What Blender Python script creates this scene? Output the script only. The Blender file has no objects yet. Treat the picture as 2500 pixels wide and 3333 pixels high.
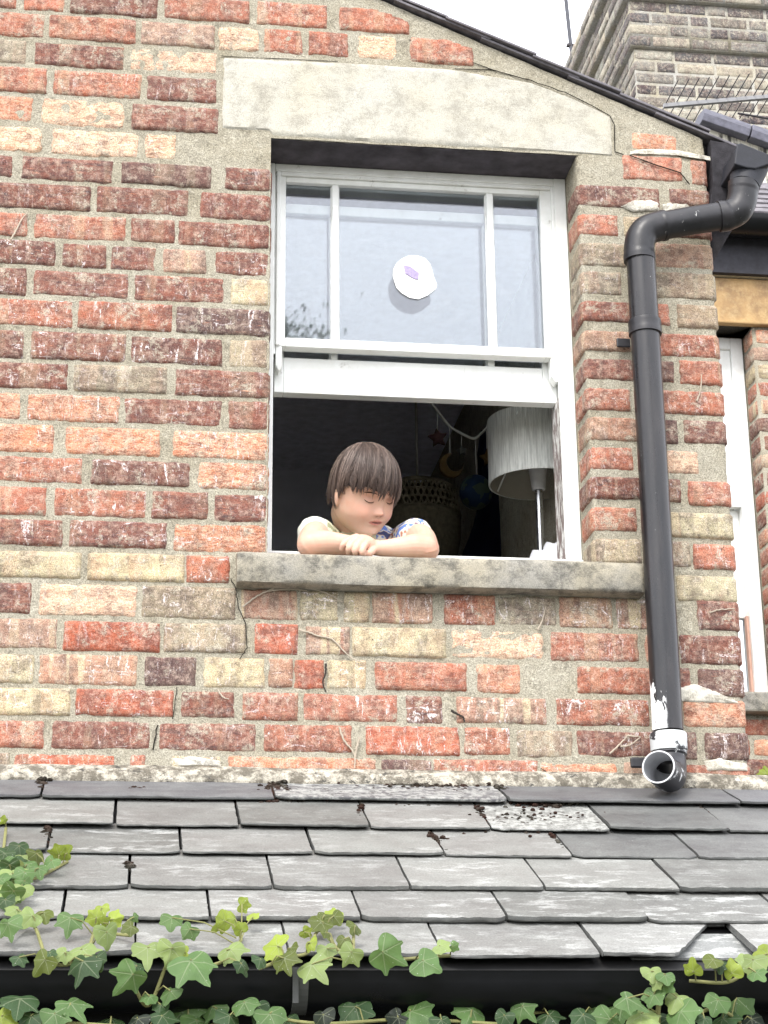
import bpy, math, random
import numpy as np
from mathutils import Vector, Matrix, noise
from math import pi, sin, cos, radians

random.seed(7)
SC = bpy.context.scene
COL = SC.collection

# ------------------------------------------------------------------ camera
W, H = 2500.0, 3333.0
YAW, PITCH, ROLL, F = 0.1353, 0.31997, -0.010737, 6100.13
CAM = Vector((-0.27796, -3.97567, -1.22002))
_f = Vector((sin(YAW)*cos(PITCH), cos(YAW)*cos(PITCH), sin(PITCH)))
_r0 = Vector((cos(YAW), -sin(YAW), 0)); _u0 = _r0.cross(_f)
_r = cos(ROLL)*_r0 + sin(ROLL)*_u0
_u = -sin(ROLL)*_r0 + cos(ROLL)*_u0
cd = bpy.data.cameras.new('camera'); cam = bpy.data.objects.new('camera', cd); COL.objects.link(cam)
cd.sensor_fit = 'HORIZONTAL'; cd.sensor_width = 36.0; cd.lens = F/W*36.0
cd.clip_start = 0.05; cd.clip_end = 2000
M = Matrix((( _r.x, _u.x, -_f.x, CAM.x), (_r.y, _u.y, -_f.y, CAM.y), (_r.z, _u.z, -_f.z, CAM.z), (0, 0, 0, 1)))
cam.matrix_world = M
SC.camera = cam

# ------------------------------------------------------------------ sky, sun, exposure
SUN_EL, SUN_AZ = radians(48), radians(205)      # azimuth clockwise from +Y (behind the camera, a little to its left)
wd = bpy.data.worlds.new('World'); SC.world = wd; wd.use_nodes = True
nt = wd.node_tree; nt.nodes.clear()
sky = nt.nodes.new('ShaderNodeTexSky'); sky.sky_type = 'NISHITA'; sky.sun_disc = False
sky.sun_elevation = SUN_EL; sky.sun_rotation = SUN_AZ; sky.air_density = 1.0; sky.dust_density = 3.0; sky.ozone_density = 1.0
hs = nt.nodes.new('ShaderNodeHueSaturation'); hs.inputs['Saturation'].default_value = 0.42
cl = nt.nodes.new('ShaderNodeMix'); cl.data_type = 'RGBA'; cl.inputs[0].default_value = 0.78; cl.inputs[7].default_value = (6.2, 6.25, 6.6, 1)   # even cloud layer over the sky
bg = nt.nodes.new('ShaderNodeBackground'); bg.inputs['Strength'].default_value = 0.15
wo = nt.nodes.new('ShaderNodeOutputWorld')
nt.links.new(sky.outputs[0], hs.inputs['Color']); nt.links.new(hs.outputs[0], cl.inputs[6]); nt.links.new(cl.outputs[2], bg.inputs['Color']); nt.links.new(bg.outputs[0], wo.inputs[0])
sl = bpy.data.lights.new('sun', 'SUN'); sl.energy = 0.75; sl.angle = radians(14); sl.color = (1.0, 0.95, 0.88)
so = bpy.data.objects.new('sun', sl); COL.objects.link(so)
sd = Vector((sin(SUN_AZ)*cos(SUN_EL), cos(SUN_AZ)*cos(SUN_EL), sin(SUN_EL)))
so.rotation_euler = sd.to_track_quat('Z', 'Y').to_euler(); so.location = (-3, -6, 8)
SC.view_settings.view_transform = 'Standard'; SC.view_settings.look = 'None'
SC.view_settings.exposure = 1.8; SC.view_settings.gamma = 1.0

# ------------------------------------------------------------------ helpers
def ray(x, y):
    x = float(x); y = float(y)
    return (_f + ((x-W/2)/F)*_r - ((y-H/2)/F)*_u)
def at(x, y, Y=0.0):
    d = ray(x, y); return CAM + d*((Y-CAM.y)/d.y)
def atX(x, y, X):
    d = ray(x, y); return CAM + d*((X-CAM.x)/d.x)
def atZ(x, y, Z):
    d = ray(x, y); return CAM + d*((Z-CAM.z)/d.z)
def atroof(x, y, s=0.5, y0=-0.04, z0=-0.53):
    d = ray(x, y); t = (z0-s*y0-(CAM.z-s*CAM.y))/(d.z-s*d.y); return CAM + d*t
def lin(c, k=1.0):
    o = []
    for v in c[:3]:
        v = v/255.0
        o.append((v/12.92 if v <= .04045 else ((v+.055)/1.055)**2.4)*k)
    return (o[0], o[1], o[2], 1.0)
def nz(x, y, z): return noise.noise(Vector((x, y, z)))
def sstep(a, b, x):
    t = min(1, max(0, (x-a)/(b-a))); return t*t*(3-2*t)

ORG = {}
def empty(name, loc, label, cat, group=None):
    o = bpy.data.objects.new(name, None); COL.objects.link(o); o.location = loc; o.empty_display_size = .05
    ORG[o.name] = Vector(loc); o['label'] = label; o['category'] = cat
    if group: o['group'] = group
    return o
def tag(o, label=None, cat=None, group=None, kind=None):
    if label: o['label'] = label
    if cat: o['category'] = cat
    if group: o['group'] = group
    if kind: o['kind'] = kind
    return o

class MB:
    def __init__(s): s.v = []; s.f = []; s.c = []; s.b = []; s.uv = []; s.m = []; s.mi = 0
    def vert(s, p, c=(1, 1, 1, 1), b=(0, 0, 0, 1), uv=(0, 0)):
        s.v.append((p[0], p[1], p[2])); s.c.append(c); s.b.append(b); s.uv.append(uv); return len(s.v)-1
    def face(s, *ids): s.f.append(ids); s.m.append(s.mi)
    def box(s, x0, x1, y0, y1, z0, z1, c=(1, 1, 1, 1)):
        n = len(s.v)
        for x in (x0, x1):
            for y in (y0, y1):
                for z in (z0, z1): s.vert((x, y, z), c)
        for q in ((0, 1, 3, 2), (4, 6, 7, 5), (0, 4, 5, 1), (2, 3, 7, 6), (0, 2, 6, 4), (1, 5, 7, 3)):
            s.face(*[n+i for i in q])
    def obox(s, p, ax, ay, az, c=(1, 1, 1, 1)):
        """box from corner/centre p with half axes"""
        n = len(s.v); p = Vector(p); ax = Vector(ax); ay = Vector(ay); az = Vector(az)
        for i in (-1, 1):
            for j in (-1, 1):
                for k in (-1, 1): s.vert(p+ax*i+ay*j+az*k, c)
        for q in ((0, 1, 3, 2), (4, 6, 7, 5), (0, 4, 5, 1), (2, 3, 7, 6), (0, 2, 6, 4), (1, 5, 7, 3)):
            s.face(*[n+i for i in q])
    def prism(s, pts, d):
        """closed polygon pts (3D) pushed by vector d"""
        d = Vector(d); n = len(s.v); m = len(pts)
        for p in pts: s.vert(p)
        for p in pts: s.vert(Vector(p)+d)
        s.face(*[n+i for i in range(m)]); s.face(*[n+m+i for i in range(m-1, -1, -1)])
        for i in range(m):
            j = (i+1) % m; s.face(n+i, n+m+i, n+m+j, n+j)
    def tube(s, path, rad, seg=12, cap=True, c=(1, 1, 1, 1), flat=1.0):
        path = [Vector(p) for p in path]; m = len(path)
        if not hasattr(rad, '__len__'): rad = [rad]*m
        n0 = len(s.v); up = None
        for i, p in enumerate(path):
            t = (path[min(i+1, m-1)]-path[max(i-1, 0)]).normalized()
            if up is None: up = Vector((0, 0, 1)) if abs(t.z) < .9 else Vector((1, 0, 0))
            a = (up - t*up.dot(t)).normalized(); b = t.cross(a); up = a
            for k in range(seg):
                w = 2*pi*k/seg; s.vert(p+(a*cos(w)+b*sin(w)*flat)*rad[i], c, uv=(k/seg, i/max(1, m-1)))
        for i in range(m-1):
            for k in range(seg):
                k2 = (k+1) % seg; s.face(n0+i*seg+k, n0+i*seg+k2, n0+(i+1)*seg+k2, n0+(i+1)*seg+k)
        if cap:
            s.face(*[n0+k for k in range(seg-1, -1, -1)]); s.face(*[n0+(m-1)*seg+k for k in range(seg)])
    def lathe(s, o, prof, seg=32, axis=(0, 0, 1), wob=0.0):
        o = Vector(o); ax = Vector(axis).normalized()
        a = ax.orthogonal().normalized(); b = ax.cross(a); n0 = len(s.v)
        for i, (r, h) in enumerate(prof):
            for k in range(seg):
                w = 2*pi*k/seg; rr = r*(1+wob*nz(cos(w)*2, sin(w)*2, h*9))
                s.vert(o+ax*h+(a*cos(w)+b*sin(w))*rr, uv=(k/seg, i/len(prof)))
        for i in range(len(prof)-1):
            for k in range(seg):
                k2 = (k+1) % seg; s.face(n0+i*seg+k, n0+i*seg+k2, n0+(i+1)*seg+k2, n0+(i+1)*seg+k)
    def grid(s, fn, nu, nv, flip=False):
        n0 = len(s.v)
        for j in range(nv+1):
            for i in range(nu+1):
                r = fn(i, j)
                if isinstance(r, tuple) and len(r) == 4 and hasattr(r[0], '__len__'): s.vert(*r)
                else: s.vert(r)
        for j in range(nv):
            for i in range(nu):
                a = n0+j*(nu+1)+i
                q = (a, a+1, a+nu+2, a+nu+1)
                s.face(*(q[::-1] if flip else q))
    def build(s, name, mat, parent=None, smooth=True, bevel=0, sub=0, angle=40):
        me = bpy.data.meshes.new(name)
        o0 = ORG[parent.name] if parent is not None else Vector((0, 0, 0))
        me.from_pydata([(x-o0.x, y-o0.y, z-o0.z) for x, y, z in s.v], [], s.f)
        for m in (mat if isinstance(mat, (list, tuple)) else [mat]): me.materials.append(m)
        me.polygons.foreach_set('material_index', s.m)
        ca = me.color_attributes.new('col', 'FLOAT_COLOR', 'POINT'); ca.data.foreach_set('color', np.array(s.c, 'f').ravel())
        cb = me.color_attributes.new('par', 'FLOAT_COLOR', 'POINT'); cb.data.foreach_set('color', np.array(s.b, 'f').ravel())
        uvl = me.uv_layers.new(name='UVMap'); uv = np.array(s.uv, 'f')
        li = np.empty(len(me.loops), 'i'); me.loops.foreach_get('vertex_index', li)
        uvl.data.foreach_set('uv', uv[li].ravel())
        me.polygons.foreach_set('use_smooth', [bool(smooth)]*len(me.polygons))
        me.update()
        o = bpy.data.objects.new(name, me); COL.objects.link(o)
        if parent is not None: o.parent = parent
        ORG[o.name] = o0
        if bevel:
            md = o.modifiers.new('bevel', 'BEVEL'); md.width = bevel; md.segments = 2; md.limit_method = 'ANGLE'; md.angle_limit = radians(40)
        if sub:
            md = o.modifiers.new('sub', 'SUBSURF'); md.levels = sub; md.render_levels = sub
        if smooth and angle and not sub:
            try: me.set_sharp_from_angle(angle=radians(angle))
            except Exception: pass
        return o

class G:
    """small node-graph helper"""
    def __init__(s, name, rough=.8, spec=.3):
        s.m = bpy.data.materials.new(name); s.m.use_nodes = True; s.t = s.m.node_tree
        s.p = s.t.nodes['Principled BSDF']; s.out = s.t.nodes['Material Output']
        s.p.inputs['Roughness'].default_value = rough; s.p.inputs['Specular IOR Level'].default_value = spec
    def put(s, sock, v):
        if v is None: return
        if hasattr(v, 'is_output') or isinstance(v, bpy.types.NodeSocket): s.t.links.new(v, sock)
        else:
            if sock.type == 'RGBA' and not hasattr(v, '__len__'): v = (v, v, v, 1)
            if sock.type == 'RGBA' and len(v) == 3: v = (*v, 1)
            sock.default_value = v
    def n(s, ty, ins=None, **pr):
        nd = s.t.nodes.new(ty)
        for k, v in pr.items(): setattr(nd, k, v)
        for k, v in (ins or {}).items(): s.put(nd.inputs[k], v)
        return nd
    def pos(s, kind='Object'): return s.n('ShaderNodeTexCoord').outputs[kind]
    def map(s, v, sc=(1, 1, 1), rot=(0, 0, 0), loc=(0, 0, 0)):
        return s.n('ShaderNodeMapping', {'Vector': v, 'Scale': sc, 'Rotation': rot, 'Location': loc}).outputs[0]
    def noise(s, v, sc, det=4, ro=.55, dist=0):
        return s.n('ShaderNodeTexNoise', {'Vector': v, 'Scale': sc, 'Detail': det, 'Roughness': ro, 'Distortion': dist}).outputs['Fac']
    def vor(s, v, sc, feat='F1'): return s.n('ShaderNodeTexVoronoi', {'Vector': v, 'Scale': sc}, feature=feat).outputs['Distance']
    def ramp(s, f, st, interp='LINEAR'):
        nd = s.n('ShaderNodeValToRGB', {'Fac': f}); cr = nd.color_ramp; cr.interpolation = interp
        while len(cr.elements) < len(st): cr.elements.new(.5)
        for e, (p, c) in zip(cr.elements, st):
            e.position = p; e.color = (c, c, c, 1) if not hasattr(c, '__len__') else (*c[:3], 1)
        return nd.outputs['Color']
    def step(s, f, a, b): return s.n('ShaderNodeMapRange', {'Value': f, 'From Min': a, 'From Max': b}, clamp=True).outputs[0]
    def mix(s, f, a, b, mode='MIX'):
        nd = s.n('ShaderNodeMix', data_type='RGBA', blend_type=mode)
        s.put(nd.inputs[0], f); s.put(nd.inputs[6], a); s.put(nd.inputs[7], b); return nd.outputs[2]
    def math(s, op, a, b=0.0):
        nd = s.n('ShaderNodeMath', operation=op); s.put(nd.inputs[0], a); s.put(nd.inputs[1], b); return nd.outputs[0]
    def mul(s, a, b): return s.math('MULTIPLY', a, b)
    def add(s, a, b): return s.math('ADD', a, b)
    def attr(s, nm): return s.n('ShaderNodeAttribute', attribute_name=nm)
    def sep(s, c):
        nd = s.n('ShaderNodeSeparateColor', {'Color': c}); return nd.outputs[0], nd.outputs[1], nd.outputs[2]
    def xyz(s, v):
        nd = s.n('ShaderNodeSeparateXYZ', {'Vector': v}); return nd.outputs[0], nd.outputs[1], nd.outputs[2]
    def col(s, v): s.put(s.p.inputs['Base Color'], v)
    def rough(s, v): s.put(s.p.inputs['Roughness'], v)
    def bump(s, h, st=.5, d=.002):
        nd = s.n('ShaderNodeBump', {'Height': h, 'Strength': st, 'Distance': d}); s.t.links.new(nd.outputs[0], s.p.inputs['Normal'])
    def set(s, k, v): s.put(s.p.inputs[k], v); return s

# ------------------------------------------------------------------ materials
def m_brick(name='brick_clay'):
    g = G(name, .92, .15); p = g.pos(); a = g.attr('col').outputs['Color']; sr, sg, sb = g.sep(g.attr('par').outputs['Color'])
    big = g.noise(p, 22, 4, .6); mid = g.noise(p, 75, 5, .65); fine = g.noise(p, 420, 3, .6)
    c = g.mix(g.mul(g.step(big, .44, .60), .9), a, g.mix(.62, a, (.075, .05, .05, 1)))
    bnd = g.attr('par').outputs['Alpha']; bn = g.noise(g.map(p, (26, 26, 2.2)), 1.0, 2, .5, .15)
    c = g.mix(g.mul(g.step(bn, .52, .56), g.mul(bnd, .85)), c, g.mix(.35, a, lin((178, 96, 76), .72)))
    c = g.mix(g.mul(g.step(g.noise(g.map(p, (24, 24, 2), loc=(5, 2, 1)), 1.0, 2, .5, .15), .56, .60), g.mul(bnd, .8)), c, lin((214, 200, 164), .74))
    # soot bands lying along the brick
    st = g.noise(g.map(p, (9, 9, 40)), 2.6, 5, .7, .5)
    c = g.mix(g.mul(g.step(st, .50, .66), g.mul(sr, .8)), c, (.055, .042, .045, 1))
    c = g.mix(g.mul(g.step(g.noise(g.map(p, (10, 10, 60), loc=(3, 1, 7)), 2.2, 4, .7, .4), .60, .74), g.mul(sr, .45)), c, lin((232, 158, 120)))
    # pale kiln marks and worn patches
    c = g.mix(g.mul(g.step(mid, .48, .66), .6), c, g.mix(.5, a, (.62, .50, .40, 1)))
    c = g.mix(g.mul(g.step(g.noise(p, 48, 6, .75), .56, .66), .55), c, g.mix(.7, a, (.05, .035, .035, 1)))
    c = g.mix(g.mul(g.step(g.noise(g.map(p, (55, 55, 8)), 1, 3, .6, .6), .58, .78), .30), c, (.55, .47, .37, 1))
    # spalled faces: fresh pale clay
    c = g.mix(g.mul(g.step(g.noise(g.map(p, (22, 22, 60)), 2.2, 5, .7, 1.2), .42, .62), g.mul(sg, .75)), c, lin((250, 226, 196), .9))
    # white scars left by climbing stems
    s1 = g.noise(g.map(p, (46, 46, 13), rot=(0, radians(28), 0)), 1.3, 5, .72, 1.6)
    s2 = g.noise(g.map(p, (13, 13, 46), rot=(0, radians(24), 0)), 1.2, 5, .72, 1.6)
    sm = g.step(g.noise(p, 13, 2, .5), .36, .50)
    scv = g.math('MAXIMUM', g.step(s1, .57, .64), g.step(s2, .59, .66))
    scv = g.mul(scv, g.step(g.noise(p, 240, 2, .5), .38, .52))
    c = g.mix(g.mul(g.mul(scv, sm), g.mul(sb, .9)), c, lin((225, 216, 214), .9))
    # mortar smeared over the faces
    ms_ = g.mul(g.step(g.noise(p, 17, 7, .80, .3), .545, .60), g.step(g.noise(p, 130, 3, .6), .36, .5))
    c = g.mix(g.mul(ms_, .72), c, lin((204, 196, 176), .66))
    # pits
    pit = g.step(g.vor(g.map(p, (1, 1, 1)), 95), .16, .05)
    pm = g.step(g.noise(p, 40, 2, .5), .56, .62)
    c = g.mix(g.mul(g.mul(pit, pm), .85), c, (.03, .02, .02, 1))
    c = g.mix(.85, c, g.mix(1, c, g.ramp(fine, [(.32, .45), (.68, 1.6)]), 'MULTIPLY'))
    ck = g.math('ABSOLUTE', g.add(g.noise(g.map(p, (14, 14, 34)), 1.5, 5, .65, .9), -.5))
    c = g.mix(g.mul(g.mul(g.step(ck, .012, .003), g.step(g.noise(p, 15, 2, .5), .5, .58)), .7), c, (.05, .03, .03, 1))
    g.col(c)
    h = g.add(g.mul(mid, .6), g.add(g.mul(fine, .35), g.mul(g.mul(pit, pm), -1.5)))
    h = g.add(h, g.mul(g.mul(g.noise(g.map(p, (1, 1, 2.2)), 70, 6, .7, 1), 3.0), sg))
    g.bump(h, .8, .0022); return g.m
def m_mortar(name='mortar_cement', base=(198, 192, 174), k=.66):
    g = G(name, .95, .1); p = g.pos(); b = lin(base, k)
    big = g.noise(p, 7, 4, .6); fine = g.noise(p, 330, 3, .7); md = g.noise(p, 60, 5, .65)
    c = g.mix(g.step(big, .35, .7), b, lin((178, 170, 148), k))
    c = g.mix(g.mul(g.step(md, .52, .75), .7), c, lin((228, 222, 204), k))
    c = g.mix(g.mul(g.step(g.noise(p, 26, 6, .75), .54, .68), .6), c, lin((112, 104, 90), k))
    c = g.mix(g.mul(g.step(g.noise(g.map(p, (1, 1, 3)), 40, 5, .75), .62, .70), .6), c, lin((60, 56, 50), k))
    c = g.mix(.8, c, g.mix(1, c, g.ramp(fine, [(.3, .35), (.7, 1.65)]), 'MULTIPLY'))
    ag = g.mul(g.step(g.vor(p, 210), .14, .06), g.step(g.noise(p, 60, 3, .6), .5, .56))
    c = g.mix(g.mul(ag, .6), c, lin((235, 232, 220)))
    g.col(c); g.bump(g.add(g.mul(fine, .8), g.mul(md, 1.3)), 1.0, .003); return g.m
def m_stone(name, base, dark, k=.85, grime=.5, sc=1.0):
    g = G(name, .93, .12); p = g.pos()
    c = g.mix(g.step(g.noise(p, 5*sc, 5, .6), .35, .65), lin(base, k), g.mix(.2, lin(base, k), lin((225, 205, 150), k)))
    c = g.mix(g.mul(g.step(g.noise(g.map(p, (1, 1, 1.2)), 14*sc, 8, .78, .1), .46, .62), grime), c, lin(dark, k))
    fine = g.noise(p, 380, 3, .7)
    c = g.mix(.55, c, g.mix(1, c, g.ramp(fine, [(.3, .5), (.7, 1.45)]), 'MULTIPLY'))
    c = g.mix(g.mul(g.step(g.vor(p, 130), .1, .04), .7), c, (.04, .035, .03, 1))
    g.col(c); g.bump(g.add(fine, g.noise(p, 60, 4, .6)), .8, .0016); return g.m
def m_plain(name, c, rough=.6, spec=.4, nsc=30, amt=.2, metal=0, bump=.2):
    g = G(name, rough, spec); p = g.pos(); n1 = g.noise(p, nsc, 5, .6)
    g.col(g.mix(amt, c, g.mix(1, c, g.ramp(n1, [(.3, .35), (.7, 1.6)]), 'MULTIPLY')))
    g.set('Metallic', metal)
    if bump: g.bump(g.noise(p, nsc*6, 3, .6), bump, .001)
    g.rough(g.add(g.mul(n1, .25), rough-.12)); return g.m
def m_paint(name='white_gloss_paint', base=(244, 246, 243), flake=.0):
    g = G(name, .42, .45); p = g.pos(); c = lin(base, .92)
    c = g.mix(g.mul(g.step(g.noise(p, 9, 6, .7), .42, .72), .45), c, lin((190, 190, 180)))
    c = g.mix(g.mul(g.step(g.noise(p, 34, 6, .75), .62, .70), .5), c, lin((150, 142, 126), .8))
    cr = g.noise(g.map(p, (90, 90, 12)), 1, 4, .6, .6)
    c = g.mix(g.mul(g.step(cr, .70, .76), .45), c, lin((140, 132, 118)))
    if flake:
        c = g.mix(g.mul(g.step(g.noise(g.map(p, (60, 60, 16)), 1.1, 5, .7), .46, .5), flake), c, lin((92, 58, 54)))
    g.col(c); g.bump(g.noise(g.map(p, (120, 120, 25)), 1, 4, .6), .25, .001); return g.m
def m_slate():
    g = G('roof_slate', .62, .4); p = g.pos(); a = g.attr('col').outputs['Color']; sr, sg, sb = g.sep(g.attr('par').outputs['Color'])
    n1 = g.noise(g.map(p, (1, 1.6, 1.6)), 9, 6, .7, .0); n2 = g.noise(g.map(p, (14, 40, 40)), 1, 5, .7, .4); fine = g.noise(p, 300, 3, .7)
    c = g.mix(g.mul(g.step(n1, .35, .7), .25), a, g.mix(.5, a, lin((190, 196, 188))))
    li = g.noise(g.map(p, (13, 34, 34)), 1, 8, .78, .0)
    lm = g.step(g.noise(p, 5.5, 3, .6), .40, .60)
    thr = g.step(li, .51, .58)
    c = g.mix(g.mul(g.mul(thr, lm), g.mul(sr, .85)), c, lin((214, 216, 212), .62))
    # crusty grey lichen on the mossy slates
    cr = g.step(g.noise(p, 62, 6, .75), .47, .55)
    c = g.mix(g.mul(cr, g.mul(sg, .8)), c, lin((200, 202, 196), .62))
    c = g.mix(g.mul(g.step(g.noise(p, 45, 5, .75), .58, .64), sg), c, (.035, .033, .03, 1))
    c = g.mix(g.mul(g.mul(g.step(g.vor(p, 75), .13, .06), g.step(g.noise(p, 17, 3, .6), .55, .6)), .6), c, lin((205, 205, 198), .7))
    c = g.mix(.5, c, g.mix(1, c, g.ramp(fine, [(.3, .5), (.7, 1.5)]), 'MULTIPLY'))
    c = g.mix(g.mul(g.step(g.noise(p, 30, 7, .8), .54, .68), .45), c, g.mix(.6, c, (.02, .02, .02, 1)))
    # split, darker cut edges
    ed = g.mul(sb, g.step(n2, .35, .6))
    c = g.mix(g.mul(ed, .8), c, lin((84, 86, 84), .8))
    g.col(c); g.bump(g.add(g.mul(n2, 1.2), g.mul(fine, .35)), .5, .0018)
    g.rough(g.add(.42, g.mul(n1, .3))); return g.m
def m_glass():
    g = G('window_glass'); t = g.t; t.nodes.remove(g.p)
    p = g.pos()
    bm = g.n('ShaderNodeBump', {'Height': g.noise(p, 3.5, 2, .4), 'Strength': .25, 'Distance': .002}).outputs[0]
    gl = g.n('ShaderNodeBsdfGlossy', {'Color': (.90, .92, 1, 1), 'Roughness': .015, 'Normal': bm})
    tr = g.n('ShaderNodeBsdfTransparent', {'Color': (.95, .97, .96, 1)})
    fr = g.n('ShaderNodeFresnel', {'IOR': 1.75}).outputs[0]
    m1 = g.n('ShaderNodeMixShader', {0: g.math('MULTIPLY', fr, 1.0)}); t.links.new(tr.outputs[0], m1.inputs[1]); t.links.new(gl.outputs[0], m1.inputs[2])
    df = g.n('ShaderNodeBsdfDiffuse', {'Color': (.75, .78, .8, 1)})
    du = g.mul(g.step(g.noise(p, 14, 6, .75, 1.0), .5, .8), .07)
    m2 = g.n('ShaderNodeMixShader', {0: g.add(du, .015)}); t.links.new(m1.outputs[0], m2.inputs[1]); t.links.new(df.outputs[0], m2.inputs[2])
    t.links.new(m2.outputs[0], g.out.inputs[0]); return g.m

BRICK = m_brick(); MORTAR = m_mortar(); MORTAR_D = m_mortar('old_lime_mortar', (150, 146, 132), .8)
LINTEL = m_stone('rendered_lintel', (206, 204, 194), (160, 156, 144), .74, .65)
SILL = m_stone('weathered_sill_stone', (164, 161, 152), (74, 74, 72), .78, .7, 1.6)
SOFFIT = m_plain('dark_grey_soffit', lin((104, 100, 106), .6), .95, .1, 18, .6, bump=.6)  # soffit in a dark mottled grey
WHITE = m_paint(); WHITE_F = m_paint('flaking_white_paint', (240, 240, 236), .8)
SLATE = m_slate(); GLASS = m_glass()
# ------------------------------------------------------------------ main brick house
XJ, XC, YF, ZL = 0.747, 1.075, 0.118, 1.045      # window right jamb, house corner, frame plane, lintel soffit
SLX = lambda x: 1.1043 - 0.4195*(x-1.0878)       # under edge of the verge on the wall plane
RC = .010
def wm(s, t, h, xl=None, xr=None):
    """wall surface: s along the wall (wraps round a corner at xl / xr), t up, h outwards"""
    if xr is not None and s > xr-RC:
        a = (s-(xr-RC))/RC
        if a < pi/2: return (xr-RC+(RC+h)*sin(a), RC-(RC+h)*cos(a), t)
        return (xr+h, RC+(a-pi/2)*RC, t)
    if xl is not None and s < xl+RC:
        a = ((xl+RC)-s)/RC
        if a < pi/2: return (xl+RC-(RC+h)*sin(a), RC-(RC+h)*cos(a), t)
        return (xl-h, RC+(a-pi/2)*RC, t)
    return (s, -h, t)

KC = {'R': ((182, 114, 92), .5, .2), 'D': ((138, 90, 78), 1.0, .10), 'O': ((206, 136, 104), .3, .55), 'P': ((232, 186, 154), .15, 1.0),
      'Y': ((208, 194, 158), .5, .05), 'G': ((162, 150, 128), .6, .1), 'T': ((182, 148, 126), .5, .15), 'K': ((124, 98, 90), .8, .0),
      'S': ((186, 104, 80), .2, .15)}
def add_brick(mb, s0, s1, t0, t1, cls, seed, mp, lim=None, hh=.0042, res=.011, k=1.0, scar=.5, tilt=0.0):
    if lim is None: lim = lambda s: 1e9
    base, soot, sp = KC[cls]
    rnd = random.Random(seed)
    k = k*rnd.uniform(.86, 1.12); j = rnd.uniform(-.05, .05)
    cc = lin(base, .71*k); cc = (cc[0]*(1+j), cc[1], cc[2]*(1-j), 1)
    par = (soot*rnd.uniform(.3, 1.1), sp*rnd.uniform(.5, 1.1), scar*rnd.uniform(.2, 1.3), {'Y': .75, 'T': .9, 'P': .35, 'G': .4, 'R': .3, 'D': .2}.get(cls, .15)*rnd.uniform(.2, 1.2))
    L, Ht = s1-s0, t1-t0
    if L < .012 or Ht < .012: return
    def coords(Ln, rs):
        e = [0, .0022, .006]; n = max(1, int((Ln-.012)/rs)); m = [.006+(Ln-.012)*i/n for i in range(1, n)]
        return e + m + [Ln-.006, Ln-.0022, Ln]
    us, vs = coords(L, res), coords(Ht, res*.8)
    sc_, tc = (s0+s1)/2, (t0+t1)/2; A, B = L/2, Ht/2
    r = rnd.uniform(.003, .006)*(2.0 if sp > .5 else 1); r = min(r, B*.9, A*.9)
    rag = .0028*(1+sp*.9)
    amp = .0008+.0035*sp; hh2 = hh*rnd.uniform(.5, 1.3)-.002*sp; ti = rnd.uniform(-.0015, .0015)
    n0 = len(mb.v); nu, nv = len(us), len(vs)
    for v in vs:
        for u in us:
            a, b = u-A, v-B
            da, db = abs(a)-(A-r), abs(b)-(B-r)
            if da > 0 and db > 0:
                mx = max(da, db); hy = math.hypot(da, db); a = math.copysign(A-r+da*mx/hy, a); b = math.copysign(B-r+db*mx/hy, b)
            dE = min(A-abs(a), B-abs(b))
            if da > 0 and db > 0: dE = min(dE, max(0, r-max(da, db)))
            w = 1-sstep(0, .014, dE)
            nx = nz((sc_+a)*45+seed, (tc+b)*45, 1.3); ny = nz((sc_+a)*45, (tc+b)*45+seed, 5.1)
            n2 = nz((sc_+a)*160, (tc+b)*160, seed*.37)
            a2 = a - math.copysign(1, a)*(abs(nx)*rag*1.6+abs(n2)*.0012)*w*(1 if abs(a) > A*.5 else .2)
            b2 = b - math.copysign(1, b)*(abs(ny)*rag*1.6+abs(n2)*.0012)*w*(1 if abs(b) > B*.4 else .2)
            s_, t_ = sc_+a2, tc+b2+tilt*a2
            lm = lim(s_)
            h = -.0022 + (hh2+.0022)*sstep(0, .0045, dE)
            if t_ > lm-.004: t_ = min(t_, lm); h = -.0022
            h += sstep(0, .008, dE)*(amp*(nz(s_*38, t_*60, seed)+.5*nz(s_*110, t_*150, seed))+ti*(a/A)*.5)
            mb.vert(mp(s_, t_, h), cc, par)
    for j_ in range(nv-1):
        for i_ in range(nu-1):
            q = n0+j_*nu+i_; mb.face(q, q+1, q+nu+1, q+nu)

def mortar_patch(mb, s0, s1, zb, zt, mp, ds=.010, amp=.0026):
    nu = max(1, int((s1-s0)/ds)); zmax = max(zt(s0), zt(s1)); nv = max(1, int((zmax-zb)/ds))
    def fn(i, j):
        s = s0+(s1-s0)*i/nu; t = zb+(zt(s)-zb)*j/nv
        h = amp*(nz(s*14, t*22, 3.3)+.6*nz(s*60, t*60, 9.1))-.0006
        return mp(s, t, h)
    mb.grid(fn, nu, nv)

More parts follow.
